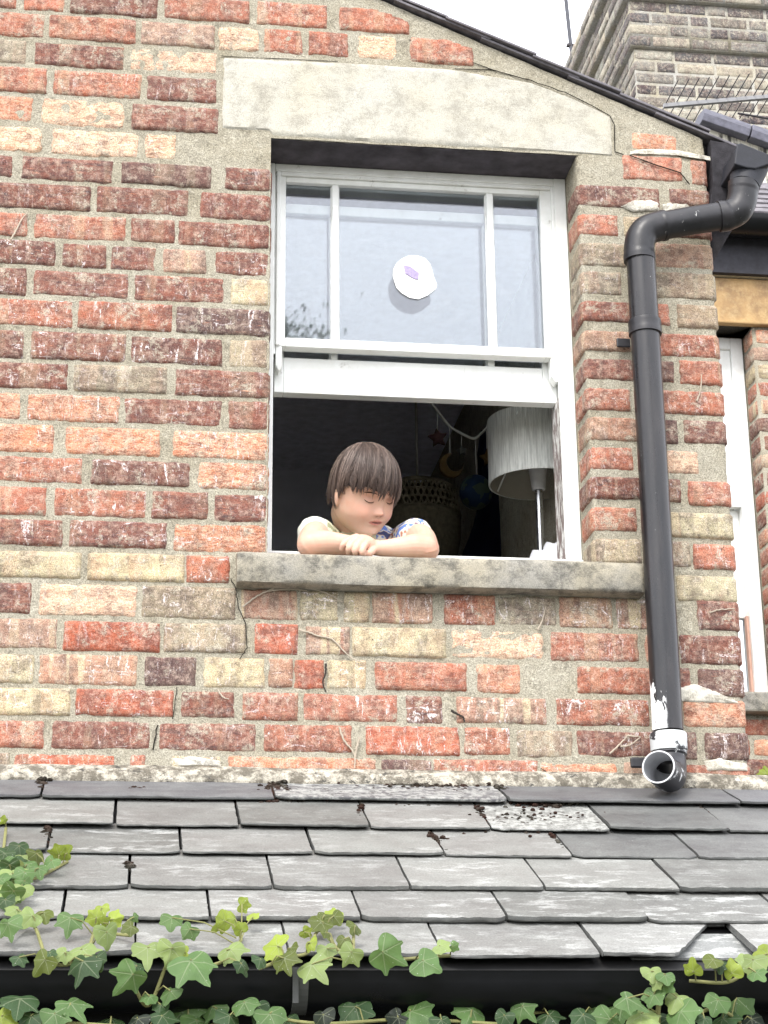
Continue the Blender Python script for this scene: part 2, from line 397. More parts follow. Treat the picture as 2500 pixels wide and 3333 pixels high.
J0 = [29.8, 122, 209, 304, 401, 496, 583, 681, 773, 865, 962, 1065, 1168.5, 1269, 1372, 1475, 1575, 1678.5, 1781.6, 1887, 2004, 2118, 2229, 2335, 2443, 2500]
ZJ = [at(0, y).z for y in J0]
ZJ = [ZJ[0]+.075] + ZJ      # ZJ[r] top joint of row r, ZJ[r+1] bottom joint
SL = lambda y: .058 - (y-600)*2.05e-5
a1 = lambda o: (lambda z: z/1.8433+o)
LEFT = {   # per row: z-coords from two magnified crops, (x0,x1,class)
0: [(0, 54, 'R'), (77, 212, 'R'), (228, 515, 'D'), (534, 813, 'R'), (835, 1068, 'R'), (1104, 1334, 'R')],
1: [(0, 146, 'R'), (157, 445, 'R'), (458, 700, 'T'), (711, 846, 'P'), (857, 987, 'R'), (1003, 1136, 'R'), (1163, 1294, 'P'), (1334, 1543, 'R')],
2: [(-60, 87, 'G'), (111, 404, 'D'), (423, 708, 'P')],
3: [(0, 155, 'R'), (173, 461, 'R'), (477, 705, 'D')],
4: [(0, 106, 'O'), (135, 404, 'P'), (428, 711, 'D')],
5: [(0, 138, 'P'), (168, 450, 'P'), (472, 575, 'P')],
6: [(0, 41, 'D'), (70, 369, 'D'), (393, 689, 'K'), (732, 881, 'D')],
7: [(0, 296, 'D'), (314, 613, 'D'), (651, 879, 'D')],
8: [(0, 90, 'R'), (111, 412, 'R'), (425, 570, 'D'), (580, 876, 'D')],
9: [(0, 182, 'D'), (203, 347, 'D'), (361, 507, 'D'), (529, 673, 'T'), (700, 878, 'D')],
10: [(0, 87, 'D'), (108, 418, 'D'), (437, 730, 'D'), (751, 875, 'Y')],
11: [(0, 236, 'R'), (252, 562, 'R'), (572, 875, 'K')],
12: [(0, 79, 'D'), (100, 410, 'D'), (426, 724, 'D'), (746, 873, 'G')],
13: [(0, 222, 'D'), (239, 545, 'G'), (570, 873, 'D')],
14: [(0, 68, 'O'), (87, 391, 'O'), (404, 722, 'D'), (743, 874, 'D')],
15: [(0, 176, 'O'), (212, 524, 'O'), (561, 865, 'O')],
16: [(0, 269, 'R'), (296, 618, 'D'), (643, 871, 'O')],
17: [(0, 152, 'R'), (174, 477, 'R'), (494, 678, 'D'), (697, 868, 'D')],
18: [(0, 206, 'D'), (225, 544, 'D'), (564, 868, 'O')],
19: [(0, 266, 'Y'), (282, 602, 'Y'), (605, 749, 'S')],
20: [(0, 103, 'D'), (127, 448, 'P'), (461, 768, 'G'), (784, 970, 'T'), (976, 1101, 'Y'), (1118, 1206, 'Y'), (1210, 1410, 'T'), (1443, 1614, 'R'), (1622, 1812, 'G'), (1820, 1995, 'T'), (2005, 2180, 'T'), (2270, 2400, 'D')],
21: [(0, 187, 'T'), (206, 524, 'S'), (532, 803, 'G'), (827, 971, 'S'), (995, 1140, 'T'), (1146, 1454, 'Y'), (1467, 1771, 'P'), (1793, 2080, 'R'), (2100, 2195, 'T'), (2213, 2403, 'D')],
22: [(0, 111, 'Y'), (125, 448, 'T'), (469, 640, 'K'), (662, 864, 'Y'), (872, 955, 'T'), (955, 1058, 'S'), (1063, 1193, 'Y'), (1220, 1521, 'R'), (1551, 1695, 'O'), (1879, 2190, 'R'), (2205, 2250, 'D'), (2273, 2414, 'K')],
23: [(0, 230, 'Y'), (244, 567, 'S'), (586, 765, 'D'), (787, 971, 'R'), (987, 1294, 'R'), (1321, 1440, 'D'), (1486, 1780, 'T'), (1809, 2115, 'R'), (2130, 2205, 'D'), (2224, 2419, 'O')],
24: [(0, 144, 'R'), (168, 491, 'D'), (515, 835, 'D'), (857, 1147, 'R'), (1190, 1497, 'S'), (1511, 1662, 'R'), (1681, 1866, 'G'), (1877, 2200, 'D'), (2219, 2270, 'K'), (2294, 2427, 'K')],
25: [(0, 35, 'G'), (43, 374, 'S'), (423, 475, 'R'), (560, 720, 'Y'), (740, 1226, 'O'), (1240, 1408, 'K'), (1410, 1750, 'R'), (1762, 2010, 'O'), (2030, 2200, 'T'), (2229, 2427, 'R')]}
RIGHT = [(2056, 2202, 434, 491, 'O'), (2026, 2222, 507, 588, 'R'), (2248, 2324, 521, 605, 'R'), (1871, 2148, 605, 675, 'D'), (2178, 2300, 616, 673, 'D'),
 (1879, 2012, 697, 768, 'R'), (2029, 2100, 705, 770, 'G'), (2115, 2310, 715, 775, 'D'), (1882, 2039, 789, 868, 'G'), (2134, 2316, 792, 873, 'T'),
 (1893, 2024, 883, 959, 'G'), (2060, 2321, 885, 972, 'G'), (1899, 2053, 980, 1048, 'D'), (2075, 2180, 986, 1058, 'R'), (2203, 2331, 991, 1069, 'G'),
 (1905, 2053, 1077, 1145, 'T'), (2075, 2336, 1086, 1162, 'R'), (1912, 2061, 1168, 1237, 'D'), (2085, 2195, 1174, 1244, 'K'), (2211, 2344, 1174, 1254, 'R'),
 (1914, 2053, 1263, 1337, 'R'), (2080, 2350, 1271, 1349, 'R'), (1924, 2074, 1358, 1436, 'T'), (2095, 2207, 1364, 1444, 'K'), (2226, 2355, 1368, 1446, 'D'),
 (1927, 2062, 1455, 1531, 'R'), (2085, 2277, 1465, 1541, 'P'), (1935, 2087, 1552, 1626, 'D'), (2110, 2218, 1558, 1634, 'D'), (2239, 2372, 1567, 1647, 'R'),
 (1931, 2074, 1651, 1731, 'R'), (2100, 2378, 1668, 1752, 'Y'), (1904, 2091, 1752, 1833, 'G'), (2110, 2248, 1760, 1844, 'G'), (2256, 2384, 1770, 1855, 'R'),
 (2110, 2180, 1868, 1950, 'G'), (2202, 2389, 1874, 1958, 'Y')]

house = empty('brick_house', (0, 0, -2.8), 'red brick gable house with pale cement lintel, open sash window and slate verge', 'house')
mb = MB(); sd_ = 0
mpL = lambda s, t, h: wm(s, t, h, None, 0.0)
mpB = lambda s, t, h: wm(s, t, h, None, XC)
mpR = lambda s, t, h: wm(s, t, h, XJ, XC)
limL = lambda s: SLX(s)-.028-.012*nz(s*9, 0, 0)
for r, bl in LEFT.items():
    z1, z0 = ZJ[r]-.0030, ZJ[r+1]+.0030
    if r == 25: z0 = z1-.05
    y_mid = (J0[r-1] if r > 0 else -60)*.5+J0[min(r, 25)]*.5
    first = None
    for i, (x0, x1, c) in enumerate(bl):
        ym = y_mid+SL(y_mid)*(x0+x1)/2
        X0, X1 = at(x0, ym).x, at(x1, ym).x
        if x0 == 0: X0 = X1-(.225 if X1-X0 > .1 else .108) if X1-X0 < .215 else X0-.02
        if first is None: first = X0
        mp = mpB if r > 18 else (mpL if r >= 6 else (lambda s, t, h: (s, -h, t)))
        if r <= 18 and r >= 6 and i == len(bl)-1: X1 = 0+.09 if r % 2 == 0 else 0+.06
        if r > 18 and i == len(bl)-1 and x1 > 2350: X1 = XC+.10
        sd_ += 1; X0 -= .0015; X1 += .0015 if X1 < 0 or r > 18 else 0
        add_brick(mb, X0, X1, z0+random.uniform(-.002, .002), z1+random.uniform(-.002, .002), c, sd_, mp, limL if r < 8 else None, scar=.45 if r < 9 else 1.1, tilt=random.uniform(-.004, .004))
    # the wall goes on to the left, outside the picture
    x = first-.011; k_ = 0
    while x > -1.75:
        Lb = .218 if (k_+r) % 3 else .105
        sd_ += 1; add_brick(mb, x-Lb, x, z0, z1, random.choice('RDDRDOT' if r < 19 else 'RDYGSRT'), sd_, mpL, limL if r < 8 else None, res=.03, scar=.6)
        x -= Lb+.011; k_ += 1
# rows above the picture's top edge, up to the verge
for r in range(1, 9):
    z1 = ZJ[0]-.0055+.075*r; z0 = z1-.064; x = .2+.1*(r % 2)
    while x > -1.75:
        Lb = .218 if (r+int(x*7)) % 4 else .105
        if SLX(x-Lb*.5)-.03 > z0+.02:
            sd_ += 1; add_brick(mb, x-Lb, x, z0, z1, random.choice('RDRDOT'), sd_, mpL, limL, res=.03)
        x -= Lb+.011
# pier on the right of the window
for (x0, x1, y0, y1, c) in RIGHT:
    xm, ym = (x0+x1)/2, (y0+y1)/2
    zt, zb = at(xm, y0).z, at(xm, y1).z; X0, X1 = at(x0, ym).x, at(x1, ym).x
    if x0 < 1940 and y0 > 590: X0 = XJ-.100
    if x1 > 2290: X1 = XC+.1
    sd_ += 1; add_brick(mb, X0-.0015, X1+.0015, zb-.0015, zt+.0015, c, sd_, mpR, limL, scar=.6, hh=.005)
# side wall bricks of the corner (only seen from the right)
for r in range(26):
    z1, z0 = ZJ[r]-.0055, ZJ[r+1]+.0055
    if z1 > 1.06: continue
    s = XC+.112+(.11 if r % 2 else 0)
    for q in range(10):
        sd_ += 1; add_brick(mb, s, s+.215, z0, z1, random.choice('RDRDGT'), sd_, mpB, res=.04); s += .226
bricks = mb
# mortar body
mm = MB()
zb_ = -.62
mortar_patch(mm, -1.8, 0.12, zb_, lambda s: SLX(s) if s < -.2 else min(SLX(s), ZL+.02) if s > 0 else SLX(s), mpL) if False else None
mortar_patch(mm, -1.8, 0.0, -.06, lambda s: SLX(s), lambda s, t, h: (s, -h, t))
mortar_patch(mm, 0.0, XJ+RC, ZL, lambda s: SLX(s), lambda s, t, h: (s, -h, t))
mortar_patch(mm, XJ+RC, XC+.1, -.06, lambda s: SLX(min(s, XC)), mpR)
mortar_patch(mm, -1.8, XC+2.6, zb_, lambda s: -.06, mpB, ds=.018)
# jambs and the rest of the side wall
mm.grid(lambda i, j: wm(XJ+RC-.0157*i/4-(.0 if i < 5 else .12*(i-4)/6), -.02+(ZL+.02)*j/70, .001*nz(i*.7, j*.4, 2), XJ, None), 10, 70, flip=True)
mm.box(-.012, .0, .004, .13, -.02, ZL)
mm.box(XC-.3, XC-.002, .11, 2.6, -.06, 1.08)
mm.box(-1.8, XC-.004, .02, .12, -2.8, -.05); mm.box(-1.8, -.001, .02, .12, -.05, 1.08)
mm.box(XJ+.003, XC-.004, .012, .12, -.05, 1.08)
mm.box(XC-.3, XC-.005, .1, 2.6, -2.8, -.05)
# one object for the wall: bricks and pointing
n0 = len(mb.v)
mb.v += mm.v; mb.c += mm.c; mb.b += mm.b; mb.uv += mm.uv
mb.f += [tuple(i+n0 for i in f) for f in mm.f]; mb.m += [1]*len(mm.f)
def lime(px, Y=-.0062, seed=0):
    mb.mi = 2; pts = []
    for (xa_, ya_), (xb_, yb_) in zip(px, px[1:]+px[:1]):
        for t in np.linspace(0, 1, 7)[:-1]: pts.append((xa_+(xb_-xa_)*t+5*nz(xa_*.1+t*6, ya_*.1, seed), ya_+(yb_-ya_)*t+4*nz(xa_*.1+t*6, ya_*.1+7, seed)))
    c_ = (sum(p[0] for p in pts)/len(pts), sum(p[1] for p in pts)/len(pts)); n = len(pts); n0 = len(mb.v)
    for k, yy in ((1.0, -.001), (.90, Y*.75), (.6, Y*.8)):
        for p in pts: q_ = at(c_[0]+(p[0]-c_[0])*k, c_[1]+(p[1]-c_[1])*k, 0); mb.vert((q_.x, yy-.002*nz(q_.x*60, q_.z*60, seed), q_.z))
    for r_ in range(2):
        for i in range(n): j = (i+1) % n; mb.face(n0+r_*n+i, n0+r_*n+j, n0+(r_+1)*n+j, n0+(r_+1)*n+i)
    q_ = at(*c_, 0); cc_ = mb.vert((q_.x, Y*.85, q_.z))
    for i in range(n): mb.face(n0+2*n+i, n0+2*n+(i+1) % n, cc_)
    mb.mi = 0
lime([(2050, 492), (2110, 486), (2200, 490), (2318, 512), (2325, 528), (2235, 512), (2140, 505), (2052, 503)], seed=1)
lime([(2020, 672), (2055, 655), (2120, 652), (2150, 665), (2140, 688), (2060, 690)], seed=2)
lime([(2155, 668), (2190, 658), (2230, 660), (2255, 682), (2160, 692)], seed=3)
lime([(2195, 2240), (2260, 2226), (2330, 2250), (2385, 2278), (2412, 2292), (2300, 2288), (2205, 2284)], seed=4)
lime([(2290, 2478), (2340, 2468), (2376, 2478), (2430, 2486), (2434, 2510), (2300, 2508)], seed=5)
lime([(560, 2470), (620, 2462), (715, 2476), (720, 2494), (575, 2494)], seed=6)
mb.mi = 3
def crack(px, r=.0011, Y=-.0035):
    pp = []
    for (xa_, ya_), (xb_, yb_) in zip(px, px[1:]):
        for t in np.linspace(0, 1, 6)[:-1]: pp.append((float(xa_+(xb_-xa_)*t)+3.5*nz(xa_*.2+t*5, ya_, 3), float(ya_+(yb_-ya_)*t)+3.5*nz(xa_*.2+t*5, ya_, 8)))
    pp.append(px[-1]); mb.tube([at(x, y, Y) for x, y in pp], [r*(.5+.6*abs(nz(i*.7, 1, r*900))+.3) for i in range(len(pp))], 5)
crack([(1480, 224), (1600, 226), (1727, 262), (1840, 300), (1930, 345), (1985, 376), (2000, 405), (2001, 494), (2030, 502)], .0013, -.0032)
crack([(1330, 130), (1440, 130), (1500, 160), (1530, 200), (1600, 225)], .0011, -.0025)
crack([(719, 182), (800, 187), (900, 190), (1100, 200)], .0008, -.0025)
crack([(752, 1885), (768, 1915), (775, 1975), (800, 2030), (803, 2110), (780, 2145)], .0012, -.005)
crack([(576, 2235), (562, 2340)], .0011, -.005); crack([(512, 2360), (498, 2440)], .0016, -.004)
crack([(2050, 505), (2130, 535), (2215, 562), (2245, 600)], .0016, -.0068)
crack([(1800, 2540), (1790, 2520), (1760, 2500)], .001, -.003)
mb.mi = 0
LIME = m_stone('white_lime_mortar', (228, 225, 214), (140, 134, 122), .78, .9, 2.0)
wall = mb.build('wall', [BRICK, MORTAR, LIME, m_plain('dark_crack', (.03, .027, .022, 1), .95, .05, bump=0)], house, angle=0)

# cement lintel, soffit
def poly_slab(name, px, Y0, Y1, mat, parent, sub=.02, amp=.0015, bevel=.004):
    m_ = MB(); pts = [at(x, y, Y0) for x, y in px]
    m_.prism([(p.x, Y0, p.z) for p in pts], (0, Y1-Y0, 0)); return m_.build(name, mat, parent, bevel=bevel)
ml = MB()
LX = lambda t: at(719, 179, 0).x*(1-t)+at(2003, 494, 0).x*t
top_pts = [(at(x, y).x, at(x, y).z) for x, y in ((719, 179), (1240, 203), (1494, 222), (1727, 263), (1870, 318), (1950, 357), (1985, 378), (2003, 410))]
bot_pts = [(at(x, y).x, at(x, y).z) for x, y in ((730, 432), (885, 450))]
def ztop(x):
    for (a, b), (c, d) in zip(top_pts, top_pts[1:]):
        if a <= x <= c: return b+(d-b)*(x-a)/(c-a)
    return top_pts[-1][1] if x > 0 else top_pts[0][1]
xa, xb = top_pts[0][0], at(2003, 494).x
NU, NV = 90, 20
def fl(i, j):
    x = xa+(xb-xa)*i/NU; zt = ztop(x); zb = ZL if x > -.004 else ZL+.012
    z = zb+(zt-zb)*j/NV; e = min(i, NU-i, j, NV-j)
    return (x+.002*nz(z*30, 3, 1), -.0030*(1 if e > 0 else 0)-.0018*nz(x*8, z*8, 4)-.0006*nz(x*50, z*50, 4)+(.006 if e == 0 else 0), z+(.0015*nz(x*40, 1, 2) if j in (0, NV) else 0))
ml.grid(fl, NU, NV)
ml.build('lintel', LINTEL, house)
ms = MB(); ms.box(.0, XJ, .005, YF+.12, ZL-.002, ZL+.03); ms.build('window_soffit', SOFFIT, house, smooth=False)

# stone sill, worn front edge
mz = MB()
sx0, sx1, sY = at(773, 1795, -.055).x, at(2096, 1836, -.055).x, -.055
prof = [(.10, .012), (.02, .002), (-.045, -.0085), (-.0535, -.014), (-.055, -.022), (-.055, -.070), (-.052, -.077), (-.04, -.079), (.0, -.079)]
ns = 140
def fs(i, j):
    x = sx0+(sx1-sx0)*i/ns; y, z = prof[j]
    w = .0022*nz(x*11, j*.7, 2)+.0012*nz(x*45, j, 7)
    if j in (3, 4): w *= 2
    if i in (0, ns): y = y+.004 if y < 0 else y
    return (x, y+w*.8, z+w*.7+.0025*nz(x*2.5, 0, 4))
mz.grid(fs, ns, len(prof)-1, flip=True)
for i in (0, ns):
    ids = [j*(ns+1)+i for j in range(len(prof))]; c = mz.vert((sx0 if i == 0 else sx1, .0, -.04))
    for a, b in zip(ids, ids[1:]): mz.face(*((a, b, c) if i else (b, a, c)))
mz.build('window_sill', SILL, house, angle=55)

# ---- sash window
fr = MB()
zB = 0.0
fr.box(0.0, .019, YF, .235, zB, ZL-.002); fr.box(.019, .0245, YF+.012, .168, .541, ZL-.004)
fr.box(.716, XJ-.001, YF, .235, zB, ZL-.002)
fr.box(.0195, .716, YF, .235, 1.022, ZL-.003)
fr.box(.024, .034, YF+.002, .128, .56, 1.022); fr.box(.708, .716, YF+.002, .128, .05, 1.022); fr.box(.034, .708, YF+.002, .128, 1.012, 1.022)
win = fr.build('window_frame', WHITE, house, smooth=False, bevel=.002)
fr = MB(); fr.box(0.002, XJ-.003, .095, .26, -.012, .041); fr.build('wooden_sill', WHITE, win, smooth=False, bevel=.003)
fr = MB(); fr.box(.7105, .7155, .13, .22, .045, .46); fr.build('parting_bead', WHITE_F, win, smooth=False)
def sash(z0, z1, rb, rt, y0, y1, nm, horn=False, mat=WHITE):
    s_ = MB(); xl, xr = .025, .715; st = .022
    s_.box(xl, xl+st, y0, y1, z0, z1); s_.box(xr-st-.012, xr, y0, y1, z0, z1)
    s_.box(xl+st, xr-st-.012, y0+.001, y1-.001, z0, z0+rb); s_.box(xl+st, xr-st-.012, y0+.001, y1-.001, z1-rt, z1)
    for a, b in ((.158, .180), (.543, .566)): s_.box(a+.003, b-.003, y0+.003, y1-.003, z0+rb, z1-rt); s_.box(a, b, y0+.014, y1-.006, z0+rb, z1-rt)
    if horn:
        for a, b in ((xl, xl+.018), (xr-.022, xr)):
            s_.prism([(a, y0+.002, z0), (b, y0+.002, z0), (b, y0+.002, z0-.045), ((a+b)/2, y0+.002, z0-.052), (a, y0+.002, z0-.045)], (0, .03, 0))
    o = s_.build(nm, mat, house, smooth=False, bevel=.0022)
    for (a, b) in ((xl+st, .158), (.180, .543), (.566, xr-st-.012)):
        g_ = MB(); ym = y0+.016; g_.box(a, b, ym, ym+.003, z0+rb, z1-rt); g_.build('pane', GLASS, o, smooth=False)
    return o
up_sash = sash(.5605, 1.018, .0235, .019, .128, .163, 'upper_sash')
lo_sash = sash(.459, .962, .091, .026, .170, .205, 'lower_sash')
for a, b in ((.025, .040), (.693, .715)):
    fr = MB(); fr.prism([(a, .1285, .5605), (b, .1285, .5605), (b, .1285, .505), ((a+b)/2, .1285, .496), (a, .1285, .512)], (0, .032, 0))
    fr.build('sash_horn', WHITE, up_sash, smooth=False, bevel=.002)

# paper disc taped inside the upper sash
pd = MB(); cpx = [(1158, 1290), (1162, 1235), (1195, 1175), (1245, 1135), (1300, 1112), (1380, 1110), (1450, 1135), (1495, 1190), (1515, 1250), (1525, 1300), (1555, 1370), (1545, 1410), (1470, 1470), (1390, 1503), (1310, 1490), (1240, 1450), (1190, 1400), (1170, 1340)]
yP = .1415
pts = [at(860+x/2.765, 430+y/2.765, yP) for x, y in cpx]
pd.prism([(p.x, yP, p.z) for p in pts], (0, .0012, 0))
PAPER = m_plain('white_paper', lin((246, 246, 244), .95), .8, .2, 40, .05)
disc = tag(pd.build('paper_disc', PAPER, None, smooth=False), 'white cut paper disc with a lilac crystal stuck on the upper window pane', 'decoration')
pc = MB(); q = [at(860+x/2.765, 430+y/2.765, yP) for x, y in ((1256, 1204), (1310, 1210), (1392, 1270), (1385, 1328), (1350, 1322), (1270, 1275))]
pc.prism([(p.x, yP-.0025, p.z) for p in q], (0, .0024, 0)); pc.build('lilac_crystal', m_plain('lilac_paper', lin((180, 166, 204), .75), .6, .3, 200, .5), disc, smooth=False)
# ------------------------------------------------------------------ lean-to slate roof
lean = empty('slate_roof', (0.2, -.5, -.95), 'low grey slate lean-to roof with mortar fillet and mossy joints below the window', 'roof')
RS = 0.5; RN = Vector((0, -RS, 1)).normalized(); RU = Vector((0, 1, RS)).normalized()
def rp(x, u, h=0):      # u = distance up the slope from the line Y=-.04 (u negative towards the eave)
    return Vector((float(x), -.04, -.53)) + RU*float(u) + RN*float(h)
def ru(p): return (p-Vector((0, -.04, -.53))).dot(RU)
rows = [([137, 893, 1655, 2395], 2597, 2630, 2640, 2632), ([372, 780, 1203, 1598, 1983, 2370], 2697, 2722, 2728, 2732), ([150, 588, 1020, 1445, 1862, 2268], 2800, 2814, 2816, 2818),
        ([-30, 420, 888, 1333, 1770, 2208], 2922, 2930, 2930, 2930), ([200, 683, 1175, 1650, 2112], 3032, 3033, 3034, 3040), ([-60, 438, 938, 1438, 1957, 2462], 3148, 3150, 3150, 3150)]
ub = []; 
for js, *ys in rows: ub.append(ru(atroof(1250, (ys[1]+ys[2])/2)))
ub = [v for v in ub]
SC_ = [lin((142, 142, 138), .74), lin((155, 155, 150), .8), lin((126, 126, 122), .7), lin((166, 166, 162), .82), lin((146, 145, 141), .74)]
sm = MB(); rnd = random.Random(3)
XB0 = atroof(2205, 3150).x; _t = atroof(2282, 3052); BSL = (ru(_t)-ub[5])/(_t.x-XB0)
for r, (js, *ys) in enumerate(rows):
    ue = ub[r]; uo = ub[r-1]+.045 if r else .01
    if r == 0: uo = -.004+.03
    Xs = sorted(atroof(j, float(np.interp(j, [0, 830, 1670, 2500], ys))).x for j in js)
    wd_ = .25 if r else .49
    while Xs[0] > -1.5: Xs.insert(0, Xs[0]-wd_*rnd.uniform(.96, 1.03))
    while Xs[-1] < 2.0: Xs.append(Xs[-1]+wd_*rnd.uniform(.96, 1.03))
    for a, b in zip(Xs, Xs[1:]):
        th = rnd.uniform(.005, .008) if r < 3 else rnd.uniform(.007, .012)
        if r == 0: th = .008
        gap = rnd.uniform(.0015, .0035); a_, b_ = a+gap, b-gap
        px = (a+b)/2
        brk = (r == 5 and abs(a-atroof(1957, 3150).x) < .01)
        miss = False
        if miss: b_ = b = a+.25
        cc = SC_[rnd.randrange(5)]; k = rnd.uniform(.85, 1.12); 
        if r <= 2 and px > .55: cc = lin((116, 116, 115), .66)
        if r == 0: cc = lin((116, 116, 120), .66)
        k *= .70 if not (r <= 2 and px > .55) else .74; cc = (cc[0]*k, cc[1]*k, cc[2]*k, 1)
        lic = {0: .1, 1: .55, 2: .8, 3: .9, 4: 1.0, 5: .8}[r]*rnd.uniform(.4, 1.2)
        if r <= 2 and px > .55: lic *= .1
        mossy = 0
        if r == 0 and -.05 < px < .45: mossy = .9; lic = .6
        if r == 1 and atroof(1598, 2725).x-.02 < a < atroof(1650, 2725).x: mossy = 1.0; lic = 1
        par = (lic, mossy, 0, 1)
        nu, nv = 26, 12; dl = rnd.uniform(-.003, .003); tl = rnd.uniform(-.006, .006); ra = rnd.uniform(0, 100)
        crn = (rnd.uniform(0, .014), rnd.uniform(0, .012))
        lift0 = .004+.010*(1)+rnd.uniform(-.001, .004)
        if miss: dl += .004
        def surf(i, j, top=True):
            fu = i/nu; fv = j/nv
            x = a_+(b_-a_)*fu
            uE = ue+dl+tl*(fu-.5)+.0016*nz(x*30, ra, 1)+.0022*nz(x*80, ra, 2)+.0012*nz(x*210, ra, 2)
            # nicked corners
            dx0, dx1 = (x-a_), (b_-x)
            c0 = crn[0]*max(0, 1-dx0/.02)**1.5; c1 = crn[1]*max(0, 1-dx1/.02)**1.5
            uE += c0+c1
            if brk: uE = min(ub[4]+.014, uE+max(0, (x-XB0))*BSL+(.006*nz(x*60, 3, 4)+.003*nz(x*160, 3, 4))*(x > XB0))
            if miss: uE += .03
            u = uE+(uo-uE)*fv
            edge = (.0013*nz(u*40, ra, 8))
            if i == 0: x += abs(edge)+.001*nz(u*120, ra, 3)
            if i == nu: x -= abs(edge)+.001*nz(u*120, ra, 5)
            fq = min(1, max(0, (u-ue)/(uo-ue))); hl = lift0*(1-fq)*(1-fq*.2)+.002
            if miss: hl = .001
            h = hl+(th if top else 0)+.0011*nz(x*9, u*9, ra)*(1-fv*.5)
            if top and j == 0: h -= .0012+.0022*abs(nz(x*70, ra, 6))
            return rp(x, u, h)
        n0 = len(sm.v)
        for j in range(nv+1):
            for i in range(nu+1): sm.vert(surf(i, j), cc, par)
        for j in range(nv):
            for i in range(nu):
                q = n0+j*(nu+1)+i; sm.face(q, q+1, q+nu+2, q+nu+1)
        pe = (lic*.3, mossy, 1, 1)
        ce = tuple(v*.62 for v in cc[:3])+(1,)
        # front edge, split in two layers
        n1 = len(sm.v)
        for L in range(4):
            for i in range(nu+1):
                t = surf(i, 0); bt = surf(i, 0, False); w = L/3
                p = t.lerp(bt, w)+RU*(-.0012*nz(i*.6, L*2.3, ra)+ (.0022 if L == 3 else 0)-(0.0012 if L in (1, 2) else 0)); sm.vert(p, ce, pe)
        for L in range(3):
            for i in range(nu):
                q = n1+L*(nu+1)+i; sm.face(q+nu+1, q+nu+2, q+1, q)
        for i, fl_ in ((0, 0), (nu, 1)):
            n2 = len(sm.v)
            for j in range(nv+1):
                sm.vert(surf(i, j), ce, pe); p = surf(i, j, False); sm.vert(p+Vector(((.001 if i else -.001), 0, 0)), ce, pe)
            for j in range(nv):
                q = n2+2*j; f_ = (q, q+1, q+3, q+2); sm.face(*(f_ if fl_ else f_[::-1]))
sm.build('slates', SLATE, lean, angle=35)
ug = MB(); _a = atroof(2330, 3110); ug.obox(rp(_a.x, ru(_a)+.035, .0015), (.15, 0, 0), RU*.055, RN*.002, c=lin((170, 172, 170), .42)); ug.b = [(.9, 0, 0, 1)]*8; ug.build('under_slate', SLATE, lean, smooth=False)
um = MB(); um.grid(lambda i, j: rp(-1.7+3.9*i/4, -1.03+1.1*j/4, -.004), 4, 4); um.build('roof_underlay', m_plain('dark_felt', (.02, .02, .02, 1), .9), lean, smooth=False)
# mortar fillet between wall and slates
mf = MB(); zft = [at(x, y, 0) for x, y in ((0, 2481), (900, 2500), (1500, 2505), (2450, 2512))]
nF = 260
def ff(i, j):
    x = -1.75+3.8*i/nF; v = j/14
    zt = -.4745+.004*nz(x*6, 0, 1); y0, z0 = .004, zt
    p1 = rp(x, .012+.006*nz(x*7, 5, 1)+.003*nz(x*30, 5, 1), .0105)
    y = y0+(p1.y-y0)*v; z = z0+(p1.z-z0)*v
    bl = sin(v*pi)*.007
    n_ = .0022*nz(x*16, v*3, 4)+.0016*nz(x*55, v*9, 4)
    if j == 14: return (x, p1.y+.002, p1.z-.009)
    return (x, y-bl+n_-.004, z+bl*.6+n_)
mf.grid(ff, nF, 14, flip=True)
FIL = G('lichen_mortar', .95, .1); _p = FIL.pos()
_c = FIL.mix(FIL.step(FIL.noise(_p, 30, 6, .75), .42, .56), lin((206, 200, 184), .75), lin((128, 122, 110), .7))
_c = FIL.mix(FIL.step(FIL.noise(FIL.map(_p, (1, 1, 2)), 24, 7, .8, .4), .55, .62), _c, lin((84, 82, 78), .8))
_c = FIL.mix(FIL.mul(FIL.step(FIL.noise(_p, 8, 5, .7), .60, .68), .8), _c, lin((244, 243, 236), .85))
_fn = FIL.noise(_p, 300, 3, .7)
FIL.col(FIL.mix(.5, _c, FIL.mix(1, _c, FIL.ramp(_fn, [(.3, .5), (.7, 1.5)]), 'MULTIPLY'))); FIL.bump(FIL.add(_fn, FIL.mul(FIL.noise(_p, 60, 5, .7), 2)), .9, .003)
mf.build('mortar_fillet', FIL.m, lean, angle=0)
# moss cushions in the joints
def blob(m_, c, r, sq=.6, seed=0, n=7):
    n0 = len(m_.v)
    for j in range(n+1):
        th = pi*j/n
        for i in range(10):
            ph = 2*pi*i/10; d = Vector((sin(th)*cos(ph), sin(th)*sin(ph), cos(th)))
            rr = r*(1+.35*nz(d.x*2+seed, d.y*2, d.z*2)+.2*nz(d.x*6, d.y*6+seed, d.z*6))
            m_.vert(Vector(c)+Vector((d.x*rr, d.y*rr*.8, d.z*rr*sq)))
    for j in range(n):
        for i in range(10):
            i2 = (i+1) % 10; m_.face(n0+j*10+i, n0+(j+1)*10+i, n0+(j+1)*10+i2, n0+j*10+i2)
mo = MB(); rm = random.Random(11)
def moss(px, py, w, n, rr=.004, dh=.014):
    for _ in range(int(n*1.4)):
        x = px+rm.gauss(0, w[0]); y = py+rm.gauss(0, w[1]); p = atroof(x, y)
        blob(mo, p+RN*(dh*rm.uniform(.6, 1.0)), rr*rm.uniform(.5, 2.1), .7, rm.uniform(0, 99))
moss(138, 2553, (8, 10), 16, .0045); moss(138, 2570, (6, 4), 8); moss(95, 2549, (8, 2), 6, .004); moss(450, 2591, (14, 4), 14, .004); moss(590, 2611, (10, 4), 10, .0035)
